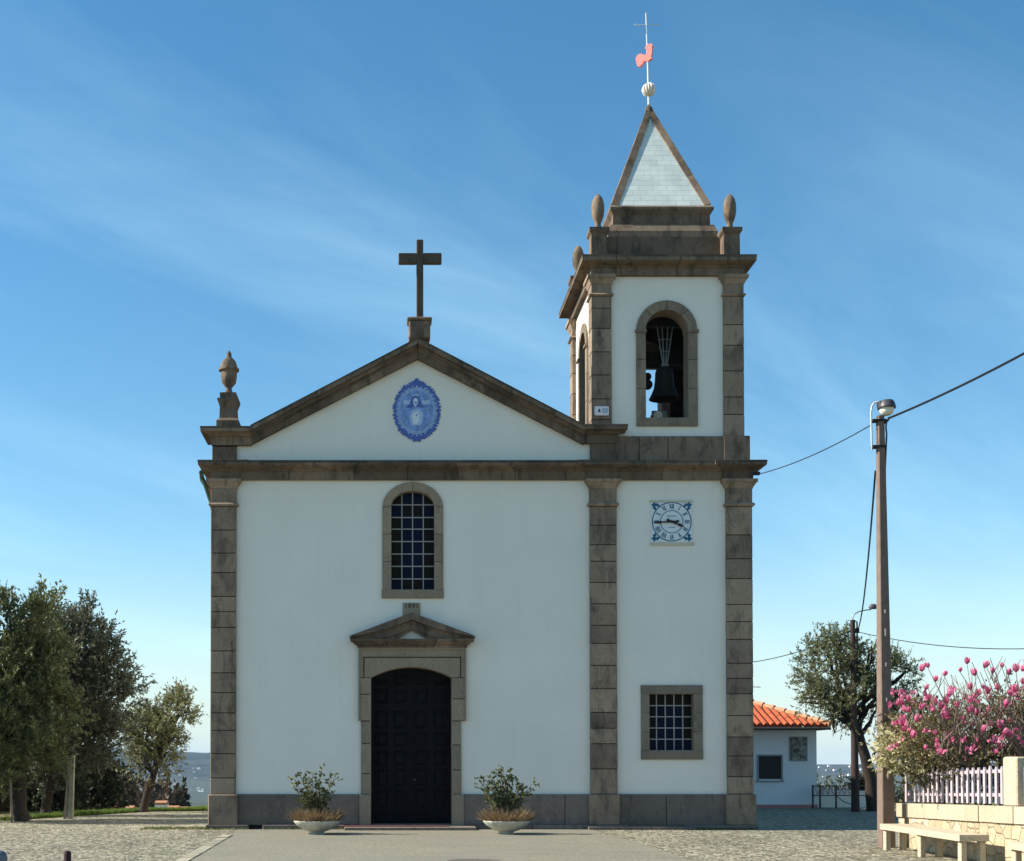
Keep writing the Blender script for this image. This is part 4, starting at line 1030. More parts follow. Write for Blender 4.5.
def crown_points(rs_, blobs, nclump, ntwig, clr, up=.5, shell=(.45, 1.), bush=.25):
    vol = np.array([b[3] * b[4] * b[5] for b in blobs]) ** .75; vol = vol / vol.sum(); S = []; D = []
    for _ in range(nclump):
        b = blobs[rs_.choice(len(blobs), p=vol)]; c = np.array(b[:3]); r = np.array(b[3:6])
        u = rs_.normal(size=3); u /= np.linalg.norm(u); k = rs_.uniform(shell[0] ** 3, shell[1] ** 3) ** (1 / 3.)
        cen = c + u * r * k
        cs = clr * rs_.uniform(.6, 1.4)
        q = rs_.normal(size=(ntwig, 3)); q /= np.linalg.norm(q, axis=1, keepdims=True)
        S.append(cen + q * cs * rs_.uniform(.1, 1, (ntwig, 1)) ** .6 * .7)
        d = q * .8 + u * .6 + np.array([0, 0, up]) + rs_.normal(size=(ntwig, 3)) * bush; D.append(d / np.linalg.norm(d, axis=1, keepdims=True))
    return np.concatenate(S), np.concatenate(D)
def tree(name, label, group, base, trunk, blobs, ncl, ntw, per, clr, leaf, leaf_m, bark_m, seed, limbs=16, twl=.45, r0=.2, up=.5, shell=(.45, 1.), cat='tree'):
    rs_ = np.random.RandomState(seed); t = thing(name, label, cat, base, group)
    mb = MB(); pts = [Vector(p) for p in trunk]; n = len(pts)
    def rough(pts_, r): # gnarly tube
        fine = []
        for i in range(len(pts_) - 1):
            for k in range(3): fine.append(pts_[i].lerp(pts_[i + 1], k / 3) + Vector(rs_.normal(size=3)) * r * .12)
        fine.append(pts_[-1]); return fine
    fp = rough(pts, r0); m_ = len(fp); mb.tube(fp, [r0 * (1.25 if i == 0 else 1) * (1 - .45 * i / m_) for i in range(m_)], 10)
    for _ in range(limbs):
        b = blobs[rs_.randint(len(blobs))]; u = rs_.normal(size=3); u /= np.linalg.norm(u)
        end = Vector(np.array(b[:3]) + u * np.array(b[3:6]) * rs_.uniform(.5, .95)); st = fp[rs_.randint(int(m_ * .6), m_)]
        mid = st.lerp(end, .5) + Vector(rs_.normal(size=3)) * .18 + Vector((0, 0, .1)); cv = rough([st, mid, end], .25)
        mb.tube(cv, [r0 * .42 * (1 - .85 * i / len(cv)) for i in range(len(cv))], 6)
    S, D = crown_points(rs_, blobs, ncl, ntw, clr, up, shell)
    for i in rs_.choice(len(S), min(len(S), 160), replace=False):
        s0 = Vector(S[i]); e0 = s0 + Vector(D[i]) * twl; mb.tube([s0 - Vector(D[i]) * .35, s0, e0], [.014, .010, .004], 4)
    mb.build('trunk', bark_m, t, smooth=True)
    P, Dv = twig_leaves(rs_, S, D, twl, per)
    leaf_object('crown', leaf_m, P, Dv, leaf[0], leaf[1], seed, t)
    return t
def PT(px, py, Y): x, z = U(px, py, Y); return Vector((x, Y, z))
def blob(px, py, Y, rx, rz_, ry=None):
    s = (Y + DIST) / F; p = PT(px, py, Y); return (p.x, p.y, p.z, rx * s, (ry if ry else rx) * s, rz_ * s)

# ---- left olive trees
Y1 = 4.2
tree('olive_tree', 'big green olive tree at the left edge of the photo, nearest the square', None, (PT(18, 822, Y1).x, Y1, 0),
     [PT(22, 822, Y1), PT(20, 785, Y1), PT(14, 755, Y1), PT(8, 720, Y1)],
     [blob(0, 700, Y1, 58, 66), blob(38, 675, Y1 + .3, 32, 52), blob(-45, 690, Y1, 55, 70), blob(22, 630, Y1, 30, 30), blob(15, 748, Y1 - .3, 50, 34), blob(-10, 628, Y1, 34, 30), blob(50, 715, Y1, 26, 40), blob(-12, 775, Y1 - .2, 26, 26), blob(40, 612, Y1, 16, 20)], 330, 15, 22, .32, (.115, .042), OLIVE, BARK, 3, 22, .42, .19, up=.75)
Y2 = 8.0
tree('olive_tree', 'dark grey-green olive tree behind the first, its crown above the concrete post pair', None, (PT(46, 818, Y2).x, Y2, 0),
     [PT(46, 818, Y2), PT(50, 785, Y2), PT(62, 750, Y2), PT(74, 715, Y2)],
     [blob(72, 658, Y2, 38, 44), blob(98, 695, Y2, 32, 42), blob(60, 705, Y2, 44, 50), blob(108, 665, Y2, 14, 26), blob(84, 740, Y2, 34, 24), blob(122, 690, Y2, 15, 24), blob(48, 640, Y2, 24, 24), blob(92, 625, Y2, 16, 20), blob(35, 770, Y2, 28, 26), blob(108, 735, Y2, 18, 14)], 270, 13, 20, .33, (.115, .042), OLIVE2, BARK, 11, 26, .42, .15, up=.6)
Y3 = 11.0
tree('olive_tree', 'small leaning olive tree standing alone on the grass beside the church', None, tuple(PT(144, 812, Y3)[:2]) + (0,),
     [PT(143, 813, Y3), PT(147, 795, Y3), PT(154, 775, Y3), PT(160, 750, Y3)],
     [blob(142, 728, Y3, 20, 18), blob(172, 718, Y3, 22, 26), blob(155, 740, Y3, 26, 20), blob(185, 705, Y3, 13, 14), blob(150, 762, Y3, 24, 9), blob(172, 742, Y3, 16, 18)], 140, 11, 15, .25, (.09, .034), OLIVE3, BARK, 21, 18, .32, .14, up=.5)
# dark shrubs behind the trunks on the bank
for k, (px_, py_, Y_, rx_, rz_, lab, lm) in enumerate(((10, 775, 13, 34, 42, 'dark bush behind the leftmost olive trunk', DARKL), (52, 778, 15, 26, 40, 'dark bush behind the second olive trunk', DARKL), (96, 782, 18, 22, 30, 'dark bush right behind the concrete post pair', DARKL), (-28, 775, 11, 30, 45, 'dark bush cut by the left edge of the photo', BROWNL))):
    b = blob(px_, py_, Y_, rx_, rz_); x_, y_, z_ = b[:3]; gz = float(terrain_z(x_, y_))
    t = thing('bush', lab, 'bush', (x_, y_, gz), 'dark bushes on the bank behind the olives'); rs_ = np.random.RandomState(40 + k)
    S, D = crown_points(rs_, [b, (x_, y_, (z_ + gz) / 2, b[3] * .9, b[4], (z_ - gz) * .6 + .3)], 110, 12, .4, .4); P, Dv = twig_leaves(rs_, S, D, .4, 14); leaf_object('foliage', lm, P, Dv, .13, .07, k, t)
    mb = MB()
    for i in range(7): mb.tube([(x_ + rs_.uniform(-.2, .2), y_, gz - .1), (x_ + rs_.uniform(-.8, .8), y_ + rs_.uniform(-.5, .5), z_ + rs_.uniform(-.5, .4))], [.05, .02], 6)
    mb.build('stems', BARK, t)
# thin stake at the left
a = PT(12, 826, 3.2); mb = MB(); mb.tube([(a.x, a.y, 0), (a.x - .05, a.y, 1.15)], [.035, .03], 7)
tag(mb.build('wooden_stake', BARK_L, loc=(a.x, a.y, 0)), 'thin pale wooden stake below the leftmost olive tree', 'stake')
# concrete post pair
Yp = 5.7; a = PT(67, 818, Yp)
pp = thing('concrete_post_pair', 'pale concrete utility post with a slimmer prop beside it under the olive', 'utility post', (a.x, Yp, 0)); s_ = (Yp + DIST) / F
zt0 = Z(755, Yp)
mb = MB(); xp = X(70.5, 800, Yp); mb.loft([[(xp - .06, Yp - .09, 0), (xp + .07, Yp - .09, 0), (xp + .07, Yp + .09, 0), (xp - .06, Yp + .09, 0)], [(xp - .0, Yp - .06, zt0), (xp + .11, Yp - .06, zt0), (xp + .11, Yp + .06, zt0), (xp - .0, Yp + .06, zt0)]], .5, True); mb.build('post', plain('post_concrete', (.24, .23, .18), .9, var=.25), pp)
mb = MB(); xq = X(65.0, 800, Yp); mb.loft([[(xq - .035, Yp - .05, 0), (xq + .035, Yp - .05, 0), (xq + .035, Yp + .05, 0), (xq - .035, Yp + .05, 0)], [(xp - .06, Yp - .04, zt0 - .1), (xp + .0, Yp - .04, zt0 - .1), (xp + .0, Yp + .04, zt0 - .1), (xp - .06, Yp + .04, zt0 - .1)]], .5, True)
mb.box(xq, xp, Yp - .05, Yp + .05, Z(804, Yp), Z(802, Yp)); mb.build('prop', plain('prop_concrete', (.22, .19, .15), .9, var=.25), pp)

# ---- grass on the bank
rs_ = np.random.RandomState(9); P = []
edge = [(-14, 1.0), (-10.6, 3.0), (-9.2, 6.8), (-7.4, 11.6), (-5.4, 12.2), (-4.2, 12.6)]
ex_ = [p[0] for p in edge]; ey_ = [p[1] for p in edge]
xg = rs_.uniform(-13.5, -4.0, 60000); yg0 = np.interp(xg, ex_, ey_); yg = yg0 + rs_.exponential(1.1, 60000) * .9 - .12
keep = (xg > -9.6 + rs_.uniform(-.6, .3, 60000)) & (yg < 16) & (terrain_z(xg, yg) > -1.4); xg, yg = xg[keep], yg[keep]
P = np.stack([xg, yg, terrain_z(xg, yg)], 1); D = rs_.normal(size=P.shape) * .35 + np.array([0, 0, 1])
g_ = leaf_object('grass', GRASSM, P, D, .12, .022, 2); g_['kind'] = 'stuff'; g_['label'] = 'bright green grass along the edge of the cobbles'
# tufts along the foot of the church and in the cobbles
P = []
for (x0_, x1_, y0_, y1_, n_) in ((XLo - 1.6, XLo, -.4, .6, 1500), (XLo - .1, X(250), -.34, -.2, 300), (XMi, XTo, -.36, -.2, 900), (X(360), X(500), -.9, -.75, 50), (X(263), X(345), -.3, -.2, 250)):
    P.append(np.stack([rs_.uniform(x0_, x1_, n_), rs_.uniform(y0_, y1_, n_), np.full(n_, .003)], 1))
P = np.concatenate(P); D = rs_.normal(size=P.shape) * .5 + np.array([0, 0, 1])
g_ = leaf_object('weeds', leafmat('weed', (.07, .09, .02), (.2, .2, .08)), P, D, .05, .015, 4); g_['kind'] = 'stuff'; g_['label'] = 'short weeds growing along the foot of the church'

# ---- far wood, field houses, hill houses
def wood(name, label, spec, m, seed, leaf):
    rs_ = np.random.RandomState(seed); Ps = []; Ds = []
    for (px_, pt, Y_, rpx) in spec:
        s = (Y_ + DIST) / F; x_ = (px_ - PX0) * s; zt_ = Z(pt, Y_); gz = float(terrain_z(x_, Y_)); h = max(zt_ - gz, 2.)
        n = int(700); u = rs_.normal(size=(n, 3)); u /= np.linalg.norm(u, axis=1, keepdims=True); k = rs_.uniform(.5, 1.05, (n, 1))
        lump = 1 + .25 * np.sin(u[:, :1] * 7 + px_) * np.cos(u[:, 2:] * 6 + px_)
        c = np.array([x_, Y_, gz + h * .55]); Ps.append(c + u * k * lump * np.array([rpx * s, rpx * s, h * .45])); Ds.append(u + rs_.normal(size=(n, 3)) * .6 + np.array([0, 0, .4]))
        v_ = rs_.uniform(0, 1, (90, 3)); Ps.append(np.array([x_, Y_, gz]) + (v_ - np.array([.5, .5, 0])) * np.array([rpx * s * 1.6, 1, h * .5])); Ds.append(rs_.normal(size=(90, 3)) + np.array([0, 0, 1]))
    P = np.concatenate(Ps); D = np.concatenate(Ds)
    o = leaf_object(name, m, P, D, leaf, leaf * .55, seed); tag(o, label, kind='stuff'); return o
wood('far_wood', 'dark evergreen wood below the square on the left', [(75, 758, 85, 9), (92, 756, 90, 12), (62, 765, 80, 10), (84, 775, 78, 12), (104, 768, 96, 7), (112, 763, 105, 7), (122, 760, 110, 7), (40, 760, 75, 14), (20, 760, 80, 14), (131, 768, 108, 6), (98, 785, 85, 14), (184, 782, 115, 3), (176, 786, 110, 4)], DARKL, 61, .55)
wood('far_thicket', 'brownish leafless thicket below the square on the left', [(128, 772, 92, 9), (138, 776, 90, 8), (118, 778, 88, 8), (150, 778, 88, 9), (160, 774, 94, 8), (168, 780, 92, 7), (110, 786, 84, 9), (178, 788, 88, 6), (145, 786, 82, 9), (165, 790, 84, 9)], BROWNL, 62, .5)
wood('far_wood', 'grey-green wood beyond the low white wall on the right', [(815, 780, 150, 9), (828, 778, 150, 9), (840, 776, 155, 9), (852, 779, 150, 9), (864, 777, 155, 9), (876, 778, 150, 9), (822, 788, 120, 10), (846, 788, 120, 12), (868, 790, 118, 12), (890, 780, 140, 12), (905, 782, 140, 10)], leafmat('greygreen', (.04, .055, .035), (.11, .125, .08)), 63, .6)
def small_house(w_, d__, h_, rh, wm, rm):
    me = []; a = MB(); a.box(-w_ / 2, w_ / 2, -d__ / 2, d__ / 2, -1.5, h_); b = MB(); e = .3
    e = min(.3, w_ * .08); b.prism([(-w_ / 2 - e, h_), (w_ / 2 + e, h_), (w_ / 2 + e, h_ + .15), (0, h_ + rh), (-w_ / 2 - e, h_ + .15)], -d__ / 2 - e, d__ / 2 + e); b2 = MB()
    b2.v = [(y, x, z) for x, y, z in b.v]; b2.f = b.f; b2.t = b.t; b2.m = b.m
    return a, b2
FARW = plain('far_house_white', (.78, .76, .72), .8, var=.05, bmp=0); FARR = plain('far_roof_orange', (.36, .17, .09), .8, var=.2, bmp=0)
FARC = plain('far_house_cream', (.6, .55, .45), .8, var=.05, bmp=0)
def place_house(name, label, group, px_, py_top, Y_, w_, h_, rh, wm=FARW, rz=0):
    s = (Y_ + DIST) / F; x_ = (px_ - PX0) * s; zt_ = Z(py_top, Y_)
    t = thing(name, label, 'shed' if name == 'shed' else 'house', (x_, Y_, zt_ - h_ - rh), group); a, b = small_house(w_, w_ * .8, h_, rh, None, None)
    a.box(-w_ * .28, -w_ * .14, -w_ * .4 - .03, -w_ * .4 + .1, h_ * .4, h_ * .75, 0); 
    a.build('wall', wm, t, local=True); b.build('roof', FARR, t, local=True)
    for q_ in (-.28, .05, .3): c = MB(); c.box(w_ * q_ - w_ * .08, w_ * q_ + w_ * .08, -w_ * .4 - .06, -w_ * .4 - .035, h_ * .35, h_ * .7); c.build('window', BLACKM, t, local=True)
    return t
gz = lambda x_, y_: float(terrain_z(x_, y_))
place_house('roadside_house', 'low house below the bank, only its orange roof showing left of the leaning olive', None, 117, 805.5, 62, 2.6, 1.6, .6)
place_house('shed', 'low cream shed with orange roof nearest the church corner, below the bank', None, 188, 806.5, 66, 2.0, 1.6, .45, FARC)
place_house('shed', 'little white shed with orange roof just right of the leaning olive trunk', None, 162, 800.5, 70, .95, 1.8, .3)
place_house('shed', 'tiny cream shed between the white shed and the shed by the church corner', None, 174, 805.5, 60, .8, 1.4, .3, FARC)
rgh = random.Random(12); k = 0; hills = []
for k in range(84):
    px_ = rgh.choice([rgh.uniform(150, 206), rgh.uniform(155, 206), rgh.uniform(84, 140)]) if k < 70 else rgh.uniform(818, 876)
    Y_ = rgh.uniform(2950, 3800) if k < 70 else rgh.uniform(3600, 4500)
    x_ = (px_ - PX0) * (Y_ + DIST) / F; z_ = gz(x_, Y_)
    if k == 0:
        t = thing('hillside_house', 'far white house among others on the hillside across the valley', 'house', (x_, Y_, z_), 'tiny white houses on the far hills')
        a, b = small_house(12, 9, 7, 2, None, None); a.build('wall', FARW, t, local=True); b.build('roof', plain('far_roof_brown', (.42, .28, .2), .8, bmp=0), t, local=True); proto = t
    else:
        t = proto.copy(); sc.collection.objects.link(t); t.location = (x_, Y_, z_); kk = rgh.uniform(.3, .85); t.scale = (kk, kk, kk * .9); t.rotation_euler.z = rgh.uniform(-.5, .5)
        for c in list(proto.children):
            d = c.copy(); sc.collection.objects.link(d); d.parent = t
        if k >= 70: t['label'] = 'far white house among others on the low hills at the right'

# ------------------------------------------------------------ the house on the right
HY = 15.2; hx0, hx1 = X(700, 780, HY), X(816.8, 780, HY); he = Z(728.5, HY)
hs = thing('bungalow', 'pale bungalow with an orange tiled hip roof standing in the shade right of the church', 'house', (hx0 + 2, HY, 0))
mb = MB(); mb.box(hx0, hx1, HY, HY + 7, 0, he); mb.build('wall', WHITE_B, hs)
mb = MB(); mb.box(hx0 - .02, hx1 + .02, HY - .02, HY + 7, 0, .12); mb.build('plinth', plain('pink_plinth', (.42, .2, .2), .8), hs)
# hip roof with rows of barrel tiles
eo = .36; ex1 = hx1 + eo; ey0 = HY - eo; run = 3.86; pz = he + .05; rise = 1.55
mb = MB(); A0 = (hx0 - 2, ey0, pz); 
mb.hexa([(hx0 - 2, ey0, pz - .10), (ex1, ey0, pz - .10), (ex1, ey0 + 2 * run, pz - .10), (hx0 - 2, ey0 + 2 * run, pz - .10), (hx0 - 2, ey0, pz), (ex1, ey0, pz), (ex1, ey0 + 2 * run, pz), (hx0 - 2, ey0 + 2 * run, pz)])
mb.face([(hx0 - 2, ey0, pz), (ex1, ey0, pz), (ex1 - run, ey0 + run, pz + rise), (hx0 - 2, ey0 + run, pz + rise)]); mb.face([(ex1, ey0, pz), (ex1, ey0 + 2 * run, pz), (ex1 - run, ey0 + run, pz + rise)])
mb.face([(ex1, ey0 + 2 * run, pz), (hx0 - 2, ey0 + 2 * run, pz), (hx0 - 2, ey0 + run, pz + rise), (ex1 - run, ey0 + run, pz + rise)])
x = ex1 - .1
while x > hx0 - 1.5:
    L_ = min(run, ex1 - x)
    n = 1; pts = []
    for k in range(n):
        u0, u1 = L_ * k / n, L_ * (k + 1) / n
        mb.tube([(x, ey0 + u0 - .03, pz + rise * u0 / run + .045), (x, ey0 + u1, pz + rise * u1 / run + .025)], [.092, .082], 8, random.random())
    x -= .235
y = ey0 + .1
while y < ey0 + 2 * run:
    L_ = min(y - ey0, ey0 + 2 * run - y); mb.tube([(ex1 + .03, y, pz + .04), (ex1 - L_, y, pz + rise * L_ / run + .03)], .08, 8, random.random()); y += .205
rf = mb.build('roof', ROOF, hs, smooth=True)
mb = MB(); n = 13
for k in range(n):
    u0, u1 = k / n * run, (k + 1.15) / n * run
    mb.tube([(ex1 - u0, ey0 + u0, pz + rise * u0 / run + .10), (ex1 - u1, ey0 + u1, pz + rise * u1 / run + .07)], [.12, .09], 8, random.random())
for k in range(18): mb.tube([(ex1 - run - k * .4, ey0 + run, pz + rise + .08), (ex1 - run - k * .4 - .45, ey0 + run, pz + rise + .07)], [.12, .10], 8)
par(mb.build('ridge_tiles', ROOFL, hs, smooth=True), rf)
mb = MB(); a0, a1, b0, b1 = X(758.6, 770, HY), X(781, 770, HY), Z(779, HY), Z(756, HY)
mb.box(a0, a1, HY - .012, HY + .1, b0, b1); wn = mb.build('window', BLACKM, hs); wn['label'] = 'dark window, low left'
mb = MB(); 
for (c, d, e, f_) in ((a0 - .06, a0, b0 - .05, b1 + .05), (a1, a1 + .06, b0 - .05, b1 + .05)): mb.box(c, d, HY - .03, HY + .02, e, f_)
mb.box(a0, a1, HY - .03, HY + .02, b1, b1 + .05); mb.box(a0 - .1, a1 + .1, HY - .08, HY + .02, b0 - .09, b0 - .052)
par(mb.build('window_frame', plain('grey_frame', (.25, .27, .28), .6), hs), wn)
mb = MB(); c0, c1, d0, d1 = X(789.8, 750, HY), X(806.5, 750, HY), Z(760.5, HY), Z(737.5, HY)
mb.box(c0, c1, HY - .01, HY + .1, d0, d1)
gm, nt_, b_ = mat('painted_reflection'); nn = noise(nt_, coords(nt_), 5.5, 5, .65, .8)
nt_.links.new(ramp(nt_, nn, [(.40, (.02, .025, .025)), (.5, (.13, .14, .14)), (.62, (.28, .30, .30))]), b_.inputs['Base Color']); b_.inputs['Roughness'].default_value = .3  # reflection of a tree in the glass, painted as grey mottling
w2 = mb.build('window', gm, hs); w2['label'] = 'pane with painted grey reflection, upper right'
mb = MB()
for (c, d, e, f_) in ((c0 - .03, c0, d0 - .03, d1 + .03), (c1, c1 + .03, d0 - .03, d1 + .03), (c0, c1, d1, d1 + .03), (c0, c1, d0 - .03, d0)): mb.box(c, d, HY - .02, HY + .02, e, f_)
par(mb.build('window_frame', plain('grey_frame_b', (.3, .32, .33), .6), hs), w2)
mb = MB(); mb.tube([(hx0 - 2, ey0 - .05, pz - .06), (ex1, ey0 - .05, pz - .06)], .05, 8); mb.build('gutter', plain('dark_gutter', (.05, .05, .055), .5), hs)
# aerial above the ridge: thin arms at 753-765,687
mb = MB(); ax_ = X(752, 690, 18); az_ = Z(686.5, 18); mb.tube([(ax_, 18, 3.6), (ax_, 18, az_)], .015, 6); mb.tube([(ax_ - .6, 18, az_ + .02), (ax_ + .32, 18, az_ - .03)], .012, 6)
for k in range(5): mb.tube([(ax_ - .5 + .18 * k, 17.8, az_), (ax_ - .5 + .18 * k, 18.2, az_)], .007, 5)
tag(mb.build('television_aerial', STEEL, loc=(ax_, 18, 3.6)), 'thin television aerial above the bungalow roof beside the church', 'aerial')
# low white wall and railing right of the bungalow
WY = 15.6; w0, w1 = hx1 + .02, X(875, 800, WY)
mb = MB(); mb.bbox(w0, w1, WY, WY + .2, 0, Z(792, WY), .01); mb.bbox(w0 - .0, w1 + .02, WY - .03, WY + .23, Z(792, WY) + .001, Z(790.8, WY), .01)
tag(mb.build('garden_wall', WHITE, loc=(w0, WY, 0)), 'low white wall joined to the right side of the bungalow', 'wall')
RY = 14.6; r0_, r1_ = X(812.5, 800, RY), X(875, 800, RY)
rl = thing('iron_railing', 'low dark iron railing with white zigzag bars in front of the low white wall', 'railing', (r0_, RY, 0))
zr0, zr1 = Z(795.5, RY), Z(786, RY); mb = MB()
for p in (812.8, 820, 836, 852, 868): xx = X(p, 800, RY); mb.box(xx - .025, xx + .025, RY - .025, RY + .025, 0, zr1 + .04)
for z_ in (zr0, zr1): mb.tube([(r0_, RY, z_), (r1_, RY, z_)], .018, 6)
mb.tube([(X(836, 800, RY), RY, zr0), (X(843, 800, RY), RY, .25), (X(853, 800, RY), RY, .12)], .015, 6)
mb.build('rail_frame', plain('dark_iron', (.03, .03, .035), .5), rl)
mb = MB(); p = 815.0; k = 0
while p < 850:
    if not (834 < p < 838): mb.tube([(X(p, 800, RY), RY, zr1), (X(p + 2.6, 800, RY), RY, zr0)] if k % 2 == 0 else [(X(p, 800, RY), RY, zr0), (X(p + 2.6, 800, RY), RY, zr1)], .022, 6)
    p += 2.7; k += 1
mb.build('zigzag_bars', PICKET, rl)
# brown shrub beyond
b = blob(870, 795, 19, 14, 18); t = thing('bush', 'brown scrubby bush behind the trunk of the right-hand olive', 'bush', (b[0], b[1], 0)); rs_ = np.random.RandomState(77)
S, D = crown_points(rs_, [b], 60, 10, .3, .3); P, Dv = twig_leaves(rs_, S, D, .35, 12); leaf_object('foliage', BROWNL, P, Dv, .1, .05, 7, t)
mb = MB(); [mb.tube([(b[0] + rs_.uniform(-.2, .2), b[1], 0), (b[0] + rs_.uniform(-.4, .4), b[1], b[2])], [.03, .015], 5) for _ in range(5)]; mb.build('stems', BARK, t)
# right tree
Y4 = 12.0
tree('olive_tree', 'olive tree with forked dark trunk behind the tarred pole at the right', None, (PT(874, 814, Y4).x, Y4, 0),
     [PT(874, 815, Y4), PT(871, 780, Y4), PT(862, 745, Y4), PT(851, 715, Y4), PT(840, 695, Y4)],
     [blob(828, 672, Y4, 30, 38), blob(850, 700, Y4, 38, 28), blob(885, 685, Y4, 26, 34), blob(812, 698, Y4, 16, 14), blob(840, 650, Y4, 22, 18), blob(900, 672, Y4, 14, 18), blob(840, 728, Y4, 7, 10), blob(870, 665, Y4, 22, 20), blob(900, 705, Y4, 12, 20)], 175, 11, 19, .28, (.09, .03), leafmat('right_olive_leaf', (.045, .055, .02), (.23, .24, .11)), BARK, 31, 26, .36, .20, up=.4)  # leaf colour is this tree's own olive green

# ------------------------------------------------------------ poles, lamps and wires
def lerpc(a, b, sag, n=16):
    a, b = Vector(a), Vector(b); return [a.lerp(b, i / n) - Vector((0, 0, sag * 4 * (i / n) * (1 - i / n))) for i in range(n + 1)]
PYc = -6.9; d_ = PYc + DIST; s_ = d_ / F
bx_, tx_ = X(886.6, 850, PYc), X(880.3, 416, PYc); zt_ = Z(416, PYc)
cp = thing('utility_pole', 'tall square concrete utility pole with a lamp on top, beside the stone bench', 'utility pole', (bx_, PYc, 0))
def psec(k, w0=.118, w1=.058, d0=.135, d1=.06):
    cx_ = bx_ + (tx_ - bx_) * k; hw = w0 + (w1 - w0) * k; hd = d0 + (d1 - d0) * k; return cx_, hw, hd
mb = MB(); rings = []
for k in (0, .5, 1):
    cx_, hw, hd = psec(k); z_ = zt_ * k; c_ = .015
    rings.append([(cx_ - hw + c_, PYc - hd, z_), (cx_ + hw - c_, PYc - hd, z_), (cx_ + hw, PYc - hd + c_, z_), (cx_ + hw, PYc + hd, z_), (cx_ - hw, PYc + hd, z_), (cx_ - hw, PYc - hd + c_, z_)])
mb.loft(rings, .5, True); mb.build('shaft', CONC, cp)
mb = MB()
for py_ in (612, 633, 665, 700, 742, 775): 
    z_ = Z(py_, PYc); cx_, hw, hd = psec(z_ / zt_); h_ = .07 if py_ in (633, 775) else .035
    mb.bbox(cx_ - .012, cx_ + .012, PYc - hd - .004, PYc - hd + .02, z_ - h_, z_ + h_, .003)
mb.build('slit_light_inserts', SLIT_L, cp)  # solid pale inserts painted like sky showing through slits in the pole
mb = MB()
for py_ in (421, 447): 
    z_ = Z(py_, PYc); cx_, hw, hd = psec(z_ / zt_); mb.box(cx_ - hw - .10, cx_ + hw + .02, PYc - hd - .015, PYc + hd + .015, z_ - .02, z_ + .02)
mb.tube([(tx_ + .05, PYc - .02, Z(424, PYc)), (tx_ + .12, PYc - .05, Z(421, PYc)), (tx_ + .14, PYc - .05, Z(419, PYc))], .02, 6)
mb.tube([(tx_ + .10, PYc - .05, Z(420, PYc)), (tx_ + .07, PYc - .08, Z(428, PYc)), (tx_ + .09, PYc - .06, Z(435, PYc)), (tx_ + .08, PYc, Z(470, PYc)), (tx_ + .09, PYc, Z(560, PYc))], .015, 6)
mb.build('brackets', BLACKM, cp)
lm_ = thing('street_lamp', 'street lamp with dark hood and milky bowl on top of the concrete pole', 'street lamp', (tx_, PYc, Z(447, PYc)))
xq = X(871.8, 440, PYc); mb = MB()
mb.tube([(xq, PYc, Z(450, PYc)), (xq - .01, PYc, Z(412, PYc)), (xq + .01, PYc, Z(406, PYc)), (xq + .05, PYc, Z(402.8, PYc)), (xq + .12, PYc - .02, Z(401.8, PYc))], .017, 10); mb.build('arm', SLIT_L if False else plain('white_pipe', (.5, .51, .51), .4, .2), lm_, smooth=True)
lx_, lz_ = X(885.6, 404, PYc), Z(409, PYc)
mb = MB(); k = s_
mb.loft([[(lx_ + a * 8.6 * k * q_, PYc - .05 + b * .17 * q_, lz_ + z_ * k) for a, b in [(math.cos(t), math.sin(t)) for t in [2 * math.pi * i / 16 for i in range(16)]]] for z_, q_ in ((-.4, 1.0), (.3, 1.04), (3, .96), (6.2, .84), (7.6, .70), (7.8, .3))], .5, True)
mb.bbox(X(877, 404, PYc), lx_ - .05, PYc - .11, PYc + .03, lz_ + .01, lz_ + .13, .02); mb.build('hood', plain('lamp_hood', (.05, .05, .055), .45), lm_, smooth=True)
mb = MB(); mb.loft([[(lx_ + a * 7.2 * k * q_, PYc - .05 + b * .13 * q_, lz_ - z_ * k) for a, b in [(math.cos(t), math.sin(t)) for t in [2 * math.pi * i / 16 for i in range(16)]]] for z_, q_ in ((.45, 1.0), (3, .97), (5.5, .78), (7, .5), (7.3, .2))], .5, True)
mb.build('bowl', plain('milky_glass', (.72, .72, .62), .3, var=.03), lm_, smooth=True)
# tarred pole with a lamp arm
TY = 11.3; bx2, tx2 = X(855.5, 811, TY), X(852.6, 620, TY); z2t = Z(620, TY); s2 = (TY + DIST) / F
tp = thing('utility_pole', 'dark tarred wooden utility pole in front of the right-hand olive tree', 'utility pole', (bx2, TY, 0))
mb = MB(); mb.tube([(bx2, TY, 0), ((bx2 + tx2) / 2, TY, z2t / 2), (tx2, TY, z2t)], [.13, .10, .075], 12); mb.build('shaft', WOODP, tp, smooth=True)
mb = MB(); mb.tube([(tx2 + .14, TY, Z(665, TY)), (tx2 + .14, TY, Z(622, TY)), (tx2 + .05, TY, Z(620.5, TY))], .025, 6); mb.box(tx2 + .10, tx2 + .2, TY - .04, TY + .04, Z(633, TY), Z(628, TY)); mb.box(tx2 - .1, tx2 + .18, TY - .02, TY + .02, Z(641, TY), Z(640, TY)); mb.build('brackets', BLACKM, tp)
l2 = thing('street_lamp', 'small street lamp on a thin curved arm from the tarred wooden pole', 'street lamp', (tx2, TY, z2t))
mb = MB(); mb.tube([(tx2, TY, z2t - .15), (tx2, TY, Z(618, TY)), PT(854.5, 614, TY), PT(859, 611.5, TY), PT(866, 610, TY), PT(871, 609.5, TY)], .02, 8); mb.build('arm', STEEL, l2, smooth=True)
mb = MB(); p = PT(873, 606.8, TY); mb.loft([[(p.x + a * .14 * q_, TY + b * .10 * q_, p.z + z_) for a, b in [(math.cos(t), math.sin(t)) for t in [2 * math.pi * i / 12 for i in range(12)]]] for z_, q_ in ((-.07, .8), (-.02, 1.), (.04, .9), (.09, .5))], .5, True); mb.build('head', plain('lamp_head', (.10, .085, .10), .5), l2, smooth=True)
